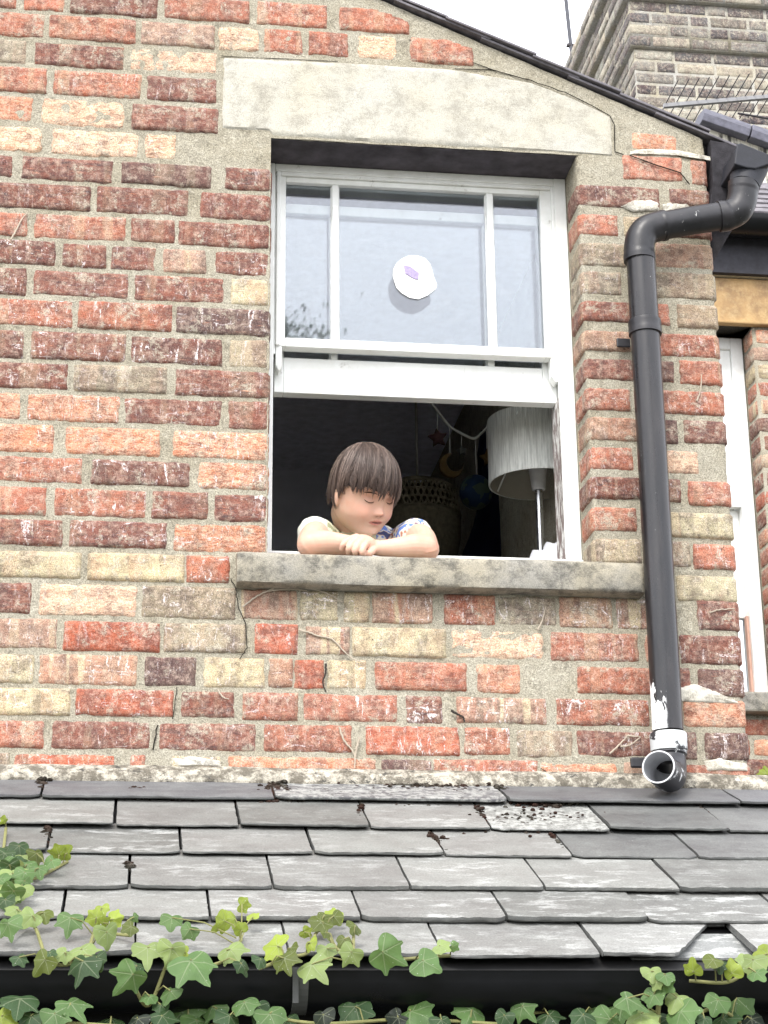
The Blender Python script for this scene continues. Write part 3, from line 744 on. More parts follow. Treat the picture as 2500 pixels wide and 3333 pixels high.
moss(420, 2847, (8, 5), 12, .0045, .02); moss(152, 2738, (5, 14), 22, .0035, .016); moss(905, 2595, (28, 16), 130, .0042, .014); moss(1000, 2612, (60, 8), 110, .0035, .014)
moss(1390, 2570, (80, 7), 190, .0038, .012); moss(1180, 2585, (70, 10), 30, .003, .012); moss(1440, 2600, (90, 12), 90, .003, .013); moss(1620, 2580, (14, 16), 40, .0042, .014)
moss(1600, 2545, (14, 8), 20, .004, .02); moss(1760, 2634, (45, 6), 60, .0036, .014); moss(1170, 2660, (5, 12), 16, .0035, .018); moss(1198, 2700, (6, 5), 8, .0035, .018)
moss(1560, 2668, (14, 12), 14, .003, .018); moss(1740, 2695, (90, 16), 150, .0025, .017); moss(1420, 2755, (16, 6), 10, .0035, .018)
for t in np.linspace(0, 1, 26): moss(1395+60*t, 2735+70*t, (2, 2), 1, .003, .018); moss(1785+70*t, 2735+75*t, (2, 2), 1, .003, .018); moss(1545+45*t, 2650+65*t, (2, 2), 1, .003, .018)
for t in np.linspace(0, 1, 90): moss(float(t)*1500, 2598+38*min(1, t*1.3)+2, (6, 2), 1, .0028, .010)
for t in np.linspace(0, 1, 26): moss(2275+90*t, 2640+80*t, (2, 2), 1, .003, .014)
MOSS = G('moss_brown', .95, .05); _p = MOSS.pos()
MOSS.col(MOSS.mix(MOSS.step(MOSS.noise(_p, 12, 3, .6), .4, .6), lin((88, 66, 58), .45), MOSS.mix(MOSS.step(MOSS.noise(_p, 90, 4, .7), .45, .6), lin((52, 48, 40), .45), lin((120, 116, 106), .5))))
MOSS.bump(MOSS.noise(_p, 500, 3, .7), 1, .003)
tag(mo.build('moss', MOSS.m), 'brown and grey moss cushions in the slate joints', kind='stuff', cat='moss')
# wall carrying the lean-to, and its gutter
pg = at(1250, 3158, -1.03)
gz = pg.z
lw = empty('garden_wall', (0.2, -.88, -2.8), 'rendered lean-to wall with the deep shade under the gutter painted black, behind ivy', 'wall')
w_ = MB(); w_.box(-1.8, 2.2, -.87, -.75, -2.8, gz-.03); w_.build('wall_face', m_plain('painted_shade_black', (.008, .009, .008, 1), .9, .1, 12, .4), lw, smooth=False)  # near-black colour holds the deep shade under the gutter
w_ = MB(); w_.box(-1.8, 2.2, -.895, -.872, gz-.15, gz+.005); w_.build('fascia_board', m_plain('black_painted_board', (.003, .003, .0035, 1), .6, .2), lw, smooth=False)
PVC = m_plain('black_plastic', (.0035, .004, .005, 1), .30, .28, 14, .3, bump=.05)
gut = empty('gutter', (0.2, -.96, gz-.06), 'black half round plastic gutter with grey bracket along the slate eave', 'gutter')
gm = MB(); R_ = .056; cy_, cz_ = -.96-.01, gz-.004
def gprof(rr): return [(cy_-rr*cos(t), cz_-rr*sin(t)) for t in np.linspace(0, pi, 15)]
po, pi_ = gprof(R_), gprof(R_-.003)[::-1]
loop = [(cy_-R_-.002, cz_+.004)] + po + [(cy_+R_, cz_+.004)] + pi_ + [(cy_-R_+.005, cz_+.004)]
nx_ = 8
n0 = len(gm.v)
for i in range(nx_+1):
    x = -1.8+4.0*i/nx_
    for (y, z) in loop: gm.vert((x, y, z))
m_ = len(loop)
for i in range(nx_):
    for k in range(m_):
        k2 = (k+1) % m_; gm.face(n0+i*m_+k, n0+(i+1)*m_+k, n0+(i+1)*m_+k2, n0+i*m_+k2)
gm.build('gutter_channel', PVC, gut, angle=50)
bk = MB(); bx = at(980, 3200, cy_-R_-.004)
for w2, rr, dd in ((.012, R_+.0035, 0),):
    pr = [(cy_-rr*cos(t), cz_-rr*sin(t)) for t in np.linspace(-.12, 2.2, 14)]
    for k in range(len(pr)-1):
        (y1, z1), (y2, z2) = pr[k], pr[k+1]
        bk.prism([(bx.x-w2, y1, z1), (bx.x+w2, y1, z1), (bx.x+w2, y2, z2), (bx.x-w2, y2, z2)], (0, .002, .001))
bk.box(bx.x-.013, bx.x-.004, cy_-R_-.006, cy_-R_-.001, cz_-.045, cz_+.008)
bk.build('gutter_bracket', m_plain('dusty_grey_plastic', lin((110, 112, 110), .4), .5), gut, smooth=False)
# ------------------------------------------------------------------ main roof: slates whose edges make the verge
RSL = -0.4195; rd = Vector((1, 0, RSL)).normalized(); rn = Vector((-RSL, 0, 1)).normalized()
P0 = Vector((1.0878, 0, 1.1043+.004))
vm = MB(); u = -.085; k = 0
rv = random.Random(5)
while u < 3.2:
    for q, (lift, y0) in enumerate(((0, -.014), (.007, -.020))):
        L = .235; a = P0 - rd*(u+L-.02*q+(.12 if q else 0)); b = P0 - rd*(u-.02+(.12 if q else 0)-rv.uniform(0, .008))
        th = .0065; y0 += rv.uniform(-.004, .003)
        p = [(a.x, y0, a.z), (b.x, y0, b.z)]
        s0 = rn*(lift+.001); s1 = rn*(lift+.006)
        A = a+s0; B = b+s1; C = b+s1+rn*th; D = a+s0+rn*th
        vm.prism([(v.x, y0, v.z) for v in (A, B, C, D)], (0, 5.2, 0))
    u += .235
vm.build('roof_slates', m_plain('dark_verge_slate', lin((122, 118, 124), .65), .6, .4, 40, .6), house, smooth=False, bevel=.0015)
vb = MB(); a = P0-rd*3.3; b = P0+rd*.02
vb.prism([(v.x, .03, v.z) for v in (a-rn*.03, b-rn*.03, b-rn*.001, a-rn*.001)], (0, 5.1, 0)); vb.build('roof_deck', m_plain('dark_timber', (.03, .028, .026, 1), .9), house, smooth=False)
pt = a
vb = MB(); vb.prism([(pt.x, -.03, pt.z), (pt.x, -.03, pt.z+.03), (pt.x-3, -.03, pt.z-1.2), (pt.x-3, -.03, pt.z-1.23)], (0, 5.1, 0)); vb.build('roof_slope', m_plain('far_slate', lin((92, 88, 96), .6), .6), house, smooth=False)

# eave end: rotten fascia and bracket boards
WOODK = m_plain('tarred_rotten_timber', lin((64, 62, 66), .6), .85, .2, 60, .7, bump=.8)
e_ = MB()
pts = [(2312, 455), (2345, 462), (2405, 466), (2392, 520), (2372, 590), (2360, 690), (2300, 690), (2312, 660), (2322, 600)]
e_.prism([(p.x, -.012, p.z) for p in (at(x, y, -.012) for x, y in pts)], (0, .06, 0))
e_.build('eave_board', WOODK, house, smooth=False, bevel=.002)
e_ = MB(); pts = [(2290, 735), (2395, 730), (2370, 770), (2318, 862), (2310, 800)]
e_.prism([(p.x, .03, p.z) for p in (at(x, y, .03) for x, y in pts)], (0, .05, 0))
e_.build('eave_bracket', WOODK, house, smooth=False, bevel=.002)
e_ = MB(); pe = at(2330, 480, .1); e_.box(XC+.002, pe.x+.06, .1, 2.55, pe.z-.13, pe.z+.0); e_.build('eave_soffit', WOODK, house, smooth=False)

# eaves gutter end with its outlet, seen end on
BLK = G('weathered_black_plastic', .42, .5); _p = BLK.pos()
_c = BLK.mix(BLK.step(BLK.noise(_p, 16, 5, .65), .4, .75), lin((20, 21, 26), .8), lin((52, 50, 54), .7))
_sx, _sy, _sz = BLK.xyz(_p)
_c = BLK.mix(BLK.mul(BLK.step(BLK.noise(BLK.map(_p, (40, 40, 20)), 1.6, 5, .75, .6), .66, .70), .85), _c, lin((225, 225, 222)))
BLK.col(_c); BLK.rough(BLK.add(.25, BLK.mul(BLK.noise(_p, 40, 4, .6), .35))); BLK.bump(BLK.noise(_p, 140, 3, .6), .2, .0008)
eg = empty('eaves_gutter', at(2450, 520, 0.0), 'black dusty square gutter end above the drainpipe elbow at the eave', 'gutter')
g_ = MB(); yg = -.125
cap = [(2399, 469), (2412, 464), (2500, 500), (2512, 508), (2510, 532), (2488, 540), (2459, 549), (2430, 545), (2390, 533)]
cp = [at(x, y, yg) for x, y in cap]
g_.prism([(p.x, yg, p.z) for p in cp], (0, .006, 0))
sh = [Vector((p.x, yg+.006, p.z)) for p in cp]
g_.prism([(p.x, yg+.007, p.z-.001) for p in [c_.lerp(sum(cp, Vector())/len(cp), .03) for c_ in cp]], (0, 2.6, 0))
DUSTK = m_plain('dusty_black_plastic', lin((48, 50, 58), .6), .6, .4, 40, .5, bump=.3)
g_.build('gutter_channel', DUSTK, eg, smooth=False, bevel=.003)
g_ = MB(); oc = at(2440, 538, -.075); ob = at(2423, 606, -.085)
g_.tube([oc, oc.lerp(ob, .4), oc.lerp(ob, .8), ob], [.047, .043, .038, .037], 24)
g_.build('gutter_outlet', DUSTK, eg)

# ------------------------------------------------------------------ downpipe
dp = empty('drainpipe', (.873, -.07, -.45), 'scuffed black plastic drainpipe with peeling white paint and open spout on the brick pier', 'drainpipe')
PR = .034
def bez(pts, n=10):
    """Catmull-Rom through pts"""
    pts = [Vector(p) for p in pts]; P = [pts[0]*2-pts[1]]+pts+[pts[-1]*2-pts[-2]]; o = []
    for i in range(1, len(P)-2):
        for k in range(n):
            t = k/n; a, b, c, d = P[i-1:i+3]
            o.append(.5*((2*b)+(c-a)*t+(2*a-5*b+4*c-d)*t*t+(3*b-a-3*c+d)*t**3))
    o.append(P[-2]); return o
x_t = .8745
tp = at(2080, 812, -.07)
DPM = G('black_downpipe', .3, .5); _p = DPM.pos(); _x, _y, _z = DPM.xyz(_p)
_c = DPM.mix(DPM.step(DPM.noise(DPM.map(_p, (14, 14, 2.2)), 2, 5, .65), .4, .8), lin((20, 21, 26), .8), lin((58, 54, 54), .7))
_c = DPM.mix(DPM.mul(DPM.step(DPM.noise(DPM.map(_p, (90, 90, 34)), 1, 4, .7, .5), .72, .75), .9), _c, lin((230, 230, 228)))
# paint that peeled in a long tongue on the window side near the bottom (world x < pipe centre)
_low = DPM.step(_z, .19, .11)            # z measured from the thing's base at -0.45
_side = DPM.step(DPM.add(_x, DPM.mul(DPM.noise(_p, 30, 4, .7), .012)), -.002, -.010)
_pk = DPM.step(DPM.add(DPM.noise(DPM.map(_p, (20, 20, 9)), 1.0, 6, .75, .7), DPM.mul(_low, .30)), .68, .70)
_c = DPM.mix(DPM.mul(DPM.mul(_pk, _side), DPM.step(_z, .60, .50)), _c, lin((240, 242, 242)))
DPM.col(_c); DPM.rough(DPM.add(.12, DPM.mul(DPM.noise(DPM.map(_p, (20, 20, 4)), 3, 4, .6), .35))); DPM.bump(DPM.noise(_p, 120, 3, .6), .15, .0008)
q = MB(); q.tube([(.8725, -.07, -.395), (.873, -.07, -.1), (.874, -.07, .3), (.8735, -.07, tp.z-.02)], PR, 32); q.build('lower_pipe', DPM.m, dp)
e1 = [(tp.x, -.07, tp.z-.03), (tp.x, -.07, tp.z), at(2086, 775, -.07), at(2105, 750, -.07), at(2142, 737, -.07), at(2165, 733, -.07)]
q = MB(); pth = bez(e1, 6); q.tube(pth, [PR+.0035]*4+[PR+.002]*(len(pth)-8)+[PR+.0035]*4, 28); q.build('elbow', BLK.m, dp)
q = MB(); q.tube([at(2150, 736, -.07), at(2250, 718, -.07), at(2362, 701, -.072)], PR, 28); q.build('offset_pipe', BLK.m, dp)
e2 = [at(2340, 705, -.072), at(2372, 700, -.075), at(2400, 684, -.078), at(2414, 655, -.08), at(2419, 622, -.083), at(2421, 596, -.085)]
q = MB(); pth = bez(e2, 6); q.tube(pth, [PR+.0035]*6+[PR+.002]*(len(pth)-12)+[PR+.0035]*6, 28); q.build('elbow', BLK.m, dp)
# joint collar and bracket lugs
c1 = at(2098, 1066, -.07)
q = MB(); q.lathe((.874, -.07, c1.z), [(PR+.0005, -.019), (PR+.0045, -.018), (PR+.005, -.006), (PR+.0035, 0), (PR+.005, .008), (PR+.004, .016), (PR+.0005, .018)], 32)
q.build('collar', BLK.m, dp)
l1 = at(2030, 1115, -.02)
q = MB(); q.obox((l1.x, -.018, l1.z), (.017, 0, 0), (0, .003, 0), (0, 0, .0115)); q.build('bracket_lug', BLK.m, dp, smooth=False, bevel=.006)
WPK = G('chipped_white_collar', .5, .4); _p = WPK.pos()
WPK.col(WPK.mix(WPK.step(WPK.noise(WPK.map(_p, (18, 18, 30)), 1.1, 5, .6), .55, .58), lin((214, 218, 218), .75), lin((44, 44, 48), .9)))
q = MB(); q.lathe((.8725, -.07, -.425), [(PR+.0004, -.016), (PR+.006, -.015), (PR+.0065, .006), (PR+.0065, .022), (PR+.004, .025), (PR+.0004, .026)], 32); q.build('lower_collar', WPK.m, dp)
q = MB(); q.obox((.815, -.028, -.458), (.019, 0, 0), (0, .004, 0), (0, 0, .012)); q.build('bracket_lug', BLK.m, dp, smooth=False, bevel=.005)
pe = at(2143, 2496, -.185)
ppath = bez([(.8725, -.07, -.42), (.8725, -.07, -.447), (.870, -.080, -.478), (.857, -.112, -.502), pe], 8)
SPM = G('chipped_spout', .4, .5); _p = SPM.pos(); _x, _y, _z = SPM.xyz(_p)
SPM.col(SPM.mix(SPM.step(SPM.noise(SPM.map(_p, (22, 22, 22)), 1.1, 6, .7), .58, .61), lin((36, 36, 40), .9), lin((220, 222, 222), .8)))
q = MB(); q.tube(ppath, [PR+.0045]*10+[PR+.001]*(len(ppath)-10), 32, cap=False); q.build('spout', SPM.m, dp)
q = MB(); inn = ppath[14:]; q.tube(inn+[inn[-1]+(inn[-1]-inn[-2]).normalized()*.0005], PR-.0015, 32, cap=False)
q.build('spout_lining', m_plain('grey_pipe_inside', lin((196, 198, 202), .75), .6, .3, 20, .4), dp)
q = MB(); dirp = (ppath[-1]-ppath[-3]).normalized()
q.lathe(ppath[-1], [(PR-.0018, -.001), (PR-.0016, .0006), (PR+.0012, .0006), (PR+.0014, -.002)], 40, dirp); q.build('spout_rim', m_plain('pale_rim', lin((214, 216, 218), .9), .5), dp)

# ------------------------------------------------------------------ set-back wing on the right
YW = 2.6
wing = empty('rear_wing', (2.6, YW, -2.8), 'set-back brick wing with ochre stone lintel and narrow white sash window at the right', 'house')
wx0 = at(2446, 1069, YW).x; zl = at(2400, 1062, YW).z; zs = at(2450, 2250, YW).z; zgut = at(2450, 880, YW-.1).z
wxl = XC+.25
wb = MB(); rw = random.Random(21); zc = -.75; r = 0
def wmp(s, t, h): return (s, YW-h, t)
def wmj(s, t, h):
    c = wm(s, t, h, wx0, None); return (c[0], c[1]+YW, c[2])
while zc < zgut-.08:
    z0, z1 = zc+.0055, zc+.0695
    inwin = zs-.02 < (z0+z1)/2 < zl
    s = (wx0-.10 if r % 2 else wx0-.10) if inwin else XC+.0
    first = True
    while s < 3.4:
        Lb = (.215 if r % 2 else .105)+(.1 if inwin else 0) if first else .215
        t = (z0+z1)/2
        cls = rw.choice('RDSRTYO') if t < 1.6 else rw.choice('TYTYO')
        if t < 1.2: cls = rw.choice('RDSSRO' )
        if zl-.02 < t < zl+.22 : pass
        add_brick(wb, s, s+Lb, z0, z1, cls, 5000+r*40+int(s*20), wmj if inwin else wmp, res=.03, scar=.3)
        s += Lb+.011; first = False
    zc += .075; r += 1
n0 = len(wb.v); wq = MB()
wq.box(XC, wxl, YW-.0005, YW+.2, -2.8, zgut); wq.box(wx0+.002, 4.2, YW, YW+.2, -2.8, zgut+.05); wq.box(wxl, wx0+.01, YW+.001, YW+.2, -2.8, zs-.05); wq.box(wxl, wx0+.01, YW+.001, YW+.2, zl, zgut)
wb.v += wq.v; wb.c += wq.c; wb.b += wq.b; wb.uv += wq.uv; wb.f += [tuple(i+n0 for i in f) for f in wq.f]; wb.m += [1]*len(wq.f)
wb.build('wall', [BRICK, MORTAR], wing, angle=0)
OCH = G('ochre_stone', .92, .1); _p = OCH.pos()
_c = OCH.mix(OCH.step(OCH.noise(_p, 6, 5, .65), .38, .62), lin((212, 176, 126), .74), lin((174, 144, 110), .65))
_c = OCH.mix(OCH.mul(OCH.step(OCH.noise(_p, 30, 7, .8), .46, .72), .55), _c, lin((232, 206, 156), .75)); OCH.col(_c); OCH.bump(OCH.noise(_p, 90, 4, .7), .7, .003)
lm = MB(); lt = at(2420, 906, YW-.03).z
lm.box(wxl-.15, wx0+.6, YW-.03, YW+.12, zl, lt); lm.build('lintel', OCH.m, wing, smooth=False, bevel=.006)
lm = MB(); lm.box(wxl-.15, wx0+.8, YW-.045, YW+.1, lt+.002, zgut+.0); lm.build('pale_band', m_stone('pale_band_stone', (205, 200, 180), (120, 115, 100), .8), wing, smooth=False)
sz = at(2450, 2250, YW-.06)
lm = MB(); lm.box(wxl-.1, wx0+.3, YW-.06, YW+.14, sz.z-.075, sz.z); lm.build('window_sill', SILL, wing, smooth=False, bevel=.008)
# wing window
wf = MB(); fy = YW+.11; fx = wx0-.004; zt = zl-.002; zb = sz.z
wf.box(fx-.05, fx, fy, fy+.1, zb, zt); wf.box(wxl, fx-.05, fy, fy+.1, zt-.05, zt); wf.box(wxl, fx-.05, fy, fy+.1, zb, zb+.03)
wwin = wf.build('window_frame', WHITE, wing, smooth=False, bevel=.003)
mid = at(2400, 1655, fy+.03).z; mid2 = at(2440, 1975, fy+.03).z
def wsash(z0, z1, y, name, bot):
    s_ = MB(); s_.box(fx-.105, fx-.05, y, y+.035, z0, z1); s_.box(wxl, fx-.105, y, y+.035, z1-.04, z1); s_.box(wxl, fx-.105, y, y+.035, z0, z0+bot)
    s_.box(wxl, fx-.105, y+.004, y+.03, (z0+z1)/2-.009, (z0+z1)/2+.009)
    o = s_.build(name, WHITE, wing, smooth=False, bevel=.003)
    g_ = MB(); g_.box(wxl, fx-.105, y+.016, y+.019, z0+.03, z1-.03); g_.build('pane', GLASS, o, smooth=False)
wsash(mid, zt-.05, fy+.012, 'upper_sash', .045)
wsash(mid2-.04, mid+.0, fy+.05, 'lower_sash', .09)
s_ = MB(); s_.box(fx-.060, fx-.0505, fy+.02, fy+.045, zb+.03, mid2-.04); s_.build('worn_bead', m_plain('bare_pink_wood', lin((208, 168, 150), .8), .8), wwin, smooth=False)
s_ = MB(); s_.box(wxl, fx-.05, fy+.25, fy+.26, mid2, zt); s_.build('blind', m_plain('grey_blind', lin((210, 216, 220), .8), .9), wwin, smooth=False)
s_ = MB(); s_.box(wxl, fx-.062, fy+.066, fy+.070, zb+.03, mid2-.04); s_.build('lower_pane', GLASS, wwin, smooth=False)
s_ = MB(); s_.box(wxl-.05, fx-.05, fy+.35, fy+.36, zb-.1, zt); s_.build('room_behind', m_plain('grey_room', lin((110, 116, 120), .5), .9), wwin, smooth=False)
# fascia, gutter, tiles and parapet of the wing
f_ = MB(); gt = at(2450, 735, YW-.1).z; gb = at(2450, 850, YW-.1).z
f_.box(XC+.03, 4.2, YW-.07, YW-.045, zgut, gt); f_.build('fascia', m_plain('grey_black_board', lin((62, 62, 68), .7), .7, .3, 30, .5), wing, smooth=False)
f_ = MB(); rg = .068; n0 = len(f_.v); pr = [(YW-.145-rg*cos(t), gt-rg*1.05*sin(t)) for t in np.linspace(0, pi, 13)]
pr += [(YW-.145+(rg-.004)*cos(t), gt-(rg-.004)*1.05*sin(t)) for t in np.linspace(0, pi, 13)]
for i, x in enumerate((XC+.03, 2.0, 3.0, 4.2)):
    for (y, z) in pr: f_.vert((x, y, z))
for i in range(3):
    for k in range(len(pr)): k2 = (k+1) % len(pr); f_.face(n0+i*len(pr)+k, n0+(i+1)*len(pr)+k, n0+(i+1)*len(pr)+k2, n0+i*len(pr)+k2)
f_.build('wing_gutter', PVC, wing, angle=50)
TILE = m_plain('grey_clay_tile', lin((128, 124, 128), .7), .8, .2, 25, .6, bump=.5)
f_ = MB(); zz = gt+.01; yy = YW-.13; rt_ = random.Random(4)
for k in range(7):
    for q in range(22):
        x0 = XC+.1+q*.165+(.08 if k % 2 else 0); f_.obox((x0+.08, yy+.09, zz+.075+rt_.uniform(-.003, .003)), (.0805, 0, 0), (0, .09, .065), (0, -.004, .0065))
    yy += .075; zz += .062
f_.build('roof_tiles', TILE, wing, smooth=False)
f_ = MB(); f_.prism([(XC+.1, YW-.1, gt-.01), (XC+.1, YW+.45, gt+.44), (XC+.1, YW+.45, gt-.01)], (3.0, 0, 0)); f_.build('roof_deck', WOODK, wing, smooth=False)

# white rendered parapet with blue-grey coping tiles, behind the verge
YP = 3.4
pw = empty('parapet_wall', at(2450, 520, YP), 'streaked white rendered parapet capped with blue-grey coping tiles behind the gutter', 'wall')
a, b = at(2290, 398, YP), at(2560, 492, YP); dn = at(2400, 640, YP).z
f_ = MB(); f_.prism([(a.x, YP, a.z), (b.x+1, YP, b.z+(b.z-a.z)/(b.x-a.x)), (b.x+1, YP, dn-1.5), (a.x, YP, dn-1.5)], (0, .2, 0))
SRW = G('streaked_render', .95, .1); _p = SRW.pos()
SRW.col(SRW.mix(SRW.step(SRW.noise(SRW.map(_p, (1, 1, .22)), 26, 6, .75), .48, .60), lin((226, 222, 206), .9), lin((92, 90, 86), .8))); SRW.bump(SRW.noise(_p, 60, 4, .7), .6, .004)
f_.build('rendered_face', SRW.m, pw, smooth=False)
cdv = (b-a).normalized(); cn = Vector((-cdv.z, 0, cdv.x)); 
f_ = MB(); L = .235; p = a - cdv*.02
for k in range(6):
    w0 = .004 if k % 2 else 0
    q0 = p+cdv*(L*k+.003); q1 = p+cdv*(L*(k+1)-.003)
    prof_ = [(-.06, -.03), (-.06, .01), (-.02, .06+w0), (.12, .11+w0), (.26, .06), (.26, .0)]
    n0 = len(f_.v)
    for P_ in (q0, q1):
        for (dy, h) in prof_: f_.vert(Vector((P_.x, YP+dy, P_.z))+cn*h)
    m_ = len(prof_)
    for i in range(m_):
        j = (i+1) % m_; f_.face(n0+i, n0+m_+i, n0+m_+j, n0+j)
    f_.face(*[n0+i for i in range(m_)]); f_.face(*[n0+m_+i for i in range(m_-1, -1, -1)])
f_.build('coping_tiles', m_plain('blue_grey_tile', lin((112, 112, 124), .6), .7, .3, 30, .5, bump=.4), pw, smooth=False, bevel=.004)

# ------------------------------------------------------------------ chimney stack
YCH = 4.9
cx0 = at(2072, 300, YCH).x; chz = [at(2066, 157, YCH).z, at(2060, 8, YCH).z, at(2055, -98, YCH).z, at(2050, -170, YCH).z]
ch = empty('chimney_stack', (cx0+.6, YCH, 2.0), 'sooty yellow stock brick chimney stack with stepped courses behind the roof', 'chimney')
cb = MB(); rc_ = random.Random(8)
CK = {'a': (130, 129, 122), 'b': (92, 92, 92), 'c': (164, 161, 146), 'd': (62, 62, 68), 'e': (114, 113, 106)}
for kk, vv in CK.items(): KC[kk] = (tuple(min(255, v*1.12) for v in vv), .35, .05)
def chm(off):
    def f(s, t, h):
        xl = cx0-off
        c = wm(s, t, h, xl, None)
        if s < xl+RC-.0157: return (xl-h, YCH-off+(xl+RC-.0157-s)+RC, t)
        return (c[0], c[1]+YCH-off, t)
    return f
def chf(off): return lambda s, t, h: (s, YCH-off-h, t)
zc = 2.9; r = 0
levels = [(2.9, chz[0], 0.0), (chz[0], chz[1], .022), (chz[1], chz[2], .05), (chz[2], chz[3], .08)]
for (za, zb2, off) in levels:
    nrow = max(1, round((zb2-za)/.075)); hz = (zb2-za)/nrow
    for i in range(nrow):
        z0, z1 = za+i*hz+.005, za+(i+1)*hz-.005; s = cx0-off-(.11 if r % 2 else .215)
        if zb2 > 4.0 or True:
            s2 = s-.011
            while s2 > cx0-off-3.2:
                add_brick(cb, s2-.215, s2, z0, z1, rc_.choice('abcae'), 9000+r*60+int(-s2*9), chm(off), res=.05, scar=.2, hh=.006); s2 -= .226
        first = True
        while s < cx0+1.6:
            Lb = .33 if first else rc_.choice([.215, .215, .105])
            cls = rc_.choice('abcbdeab')
            add_brick(cb, s, s+Lb-.0, z0, z1, cls, 8000+r*60+int(s*17), chm(off), res=.02, scar=.25); s += Lb+.011; first = False
        r += 1
n0 = len(cb.v); wq = MB()
for (za, zb2, off) in levels: wq.box(cx0-off, cx0+1.7, YCH-off, YCH+3.3, za, zb2+.0005*off*10)
cb.v += wq.v; cb.c += wq.c; cb.b += wq.b; cb.uv += wq.uv; cb.f += [tuple(i+n0 for i in f) for f in wq.f]; cb.m += [1]*len(wq.f)
cb.build('stack', [BRICK, m_mortar('stack_mortar', (182, 181, 175), .70)], ch, angle=0)
pc_ = at(1962, 30, 6.6)
cpm = MB(); cpm.lathe((pc_.x, 6.6, chz[3]-.02), [(.0, 0), (.16, 0), (.16, .05), (.13, .07), (.125, .30), (.14, .31), (.14, .36), (.11, .37), (.10, .36), (.10, .1)], 28)
cpm.build('chimney_pot', m_plain('cream_clay_pot', lin((228, 212, 184), .85), .8, .2, 14, .3), ch)

# ------------------------------------------------------------------ aerials
MET = m_plain('dull_aluminium', lin((150, 152, 158), .8), .4, .5, 40, .3, metal=.7)
DKM = m_plain('dark_metal_rod', lin((70, 66, 68), .7), .5, .5, 40, .3, metal=.5)
DKM2 = m_plain('weathered_steel', lin((112, 114, 122), .5), .7, .3, 40, .3)
b0, t0 = at(1870, 262, 6.0), at(1840, -20, 6.0)
am = empty('aerial_mast', b0, 'thin grey leaning aerial mast with a small clamp against the sky', 'mast')
q = MB(); q.tube([b0-Vector((0, 0, 1.2)), b0, t0, t0+(t0-b0)*.15], .0125, 8); q.build('pole', DKM2, am)
c_ = b0.lerp(t0, .40); q = MB(); q.obox(c_, (.026, 0, 0), (0, .012, 0), (0, 0, .010)); q.tube([c_+Vector((-.02, 0, 0)), c_+Vector((-.028, 0, -.01))], .006, 6); q.build('clamp', DKM, am, smooth=False, bevel=.003)
YA = 3.9
A0, A1 = at(2160, 345, YA), at(2545, 312, YA)
ya = empty('television_aerial', A1, 'grey television aerial with a row of thin rods in front of the chimney', 'aerial')
q = MB(); q.obox((A0+A1)/2, (A1-A0)/2, (0, .010, 0), (0, 0, .010)); q.build('boom', m_plain('pale_aluminium', lin((176, 176, 178), .6), .6, .4, 30, .2), ya, smooth=False)
rods = [2168, 2202, 2234, 2266, 2296, 2330, 2362, 2393, 2424, 2452, 2480, 2508]
for i, px in enumerate(rods):
    t = (px-2160)/(2545-2160); c_ = A0.lerp(A1, t)+Vector((0, 0, .013))
    q = MB(); q.tube([c_+Vector((0, -.22, 0)), c_+Vector((0, .22, 0))], .0026, 6); q.build('rod', DKM, ya)
q = MB(); c_ = A0.lerp(A1, .86); q.tube([c_+Vector((.05, 0, -.02)), c_+Vector((.09, 0, -.12)), c_+Vector((.1, 0, -.6))], .011, 8); q.tube([c_+Vector((-.15, 0, -.1)), c_+Vector((.1, 0, -.13))], .006, 6); q.build('bracket', DKM, ya)

# ------------------------------------------------------------------ ground
gr = MB(); gr.box(-400, 400, -400, 400, -3.3, -2.8)
tag(gr.build('ground', m_plain('garden_ground', (.10, .10, .08, 1), .95, .1, 2, .4), None, smooth=False), kind='structure')
# ------------------------------------------------------------------ room behind the window
RMX0, RMX1, RMY0, RMY1, RMZ0, RMZ1 = -1.5, .93, .262, 2.5, -.95, 1.10
rm_ = MB()
def quad(m_, *p):
    n = len(m_.v)
    for q in p: m_.vert(q)
    m_.face(n, n+1, n+2, n+3)
rm_.box(RMX1, RMX1+.02, RMY0, RMY1, RMZ0, RMZ1+.01); rm_.box(RMX0-.02, RMX0, RMY0, RMY1, RMZ0, RMZ1+.01)
rm_.box(RMX0-.02, RMX1+.02, RMY1, RMY1+.05, RMZ0, RMZ1+.01)
rm_.box(RMX0-.02, 0.0, RMY0-.02, RMY0, RMZ0, RMZ1+.01); rm_.box(XJ, RMX1+.02, RMY0-.02, RMY0, RMZ0, RMZ1+.01)
rm_.box(0, XJ, RMY0-.02, RMY0, RMZ0, -.02); rm_.box(0, XJ, RMY0-.02, RMY0, ZL, RMZ1+.01)
rm_.build('room_walls', m_plain('near_white_room_wall', lin((240, 240, 250), .95), .9, .1, 3, .2), house, smooth=False)  # near-white wall colour, raised to lift the light in the dark room
rm_ = MB(); rm_.box(RMX0, RMX1, RMY0, RMY1, RMZ1-.001, RMZ1+.012); rm_.build('ceiling', m_plain('near_white_ceiling', lin((240, 240, 250), .95), .9), house, smooth=False)  # ceiling near white like the walls, also raised to brighten the room
rm_ = MB(); rm_.box(RMX0, RMX1, RMY0-.02, RMY1, RMZ0-.02, RMZ0); rm_.build('room_floor', m_plain('floor_boards', (.12, .08, .05, 1), .7), house, smooth=False)

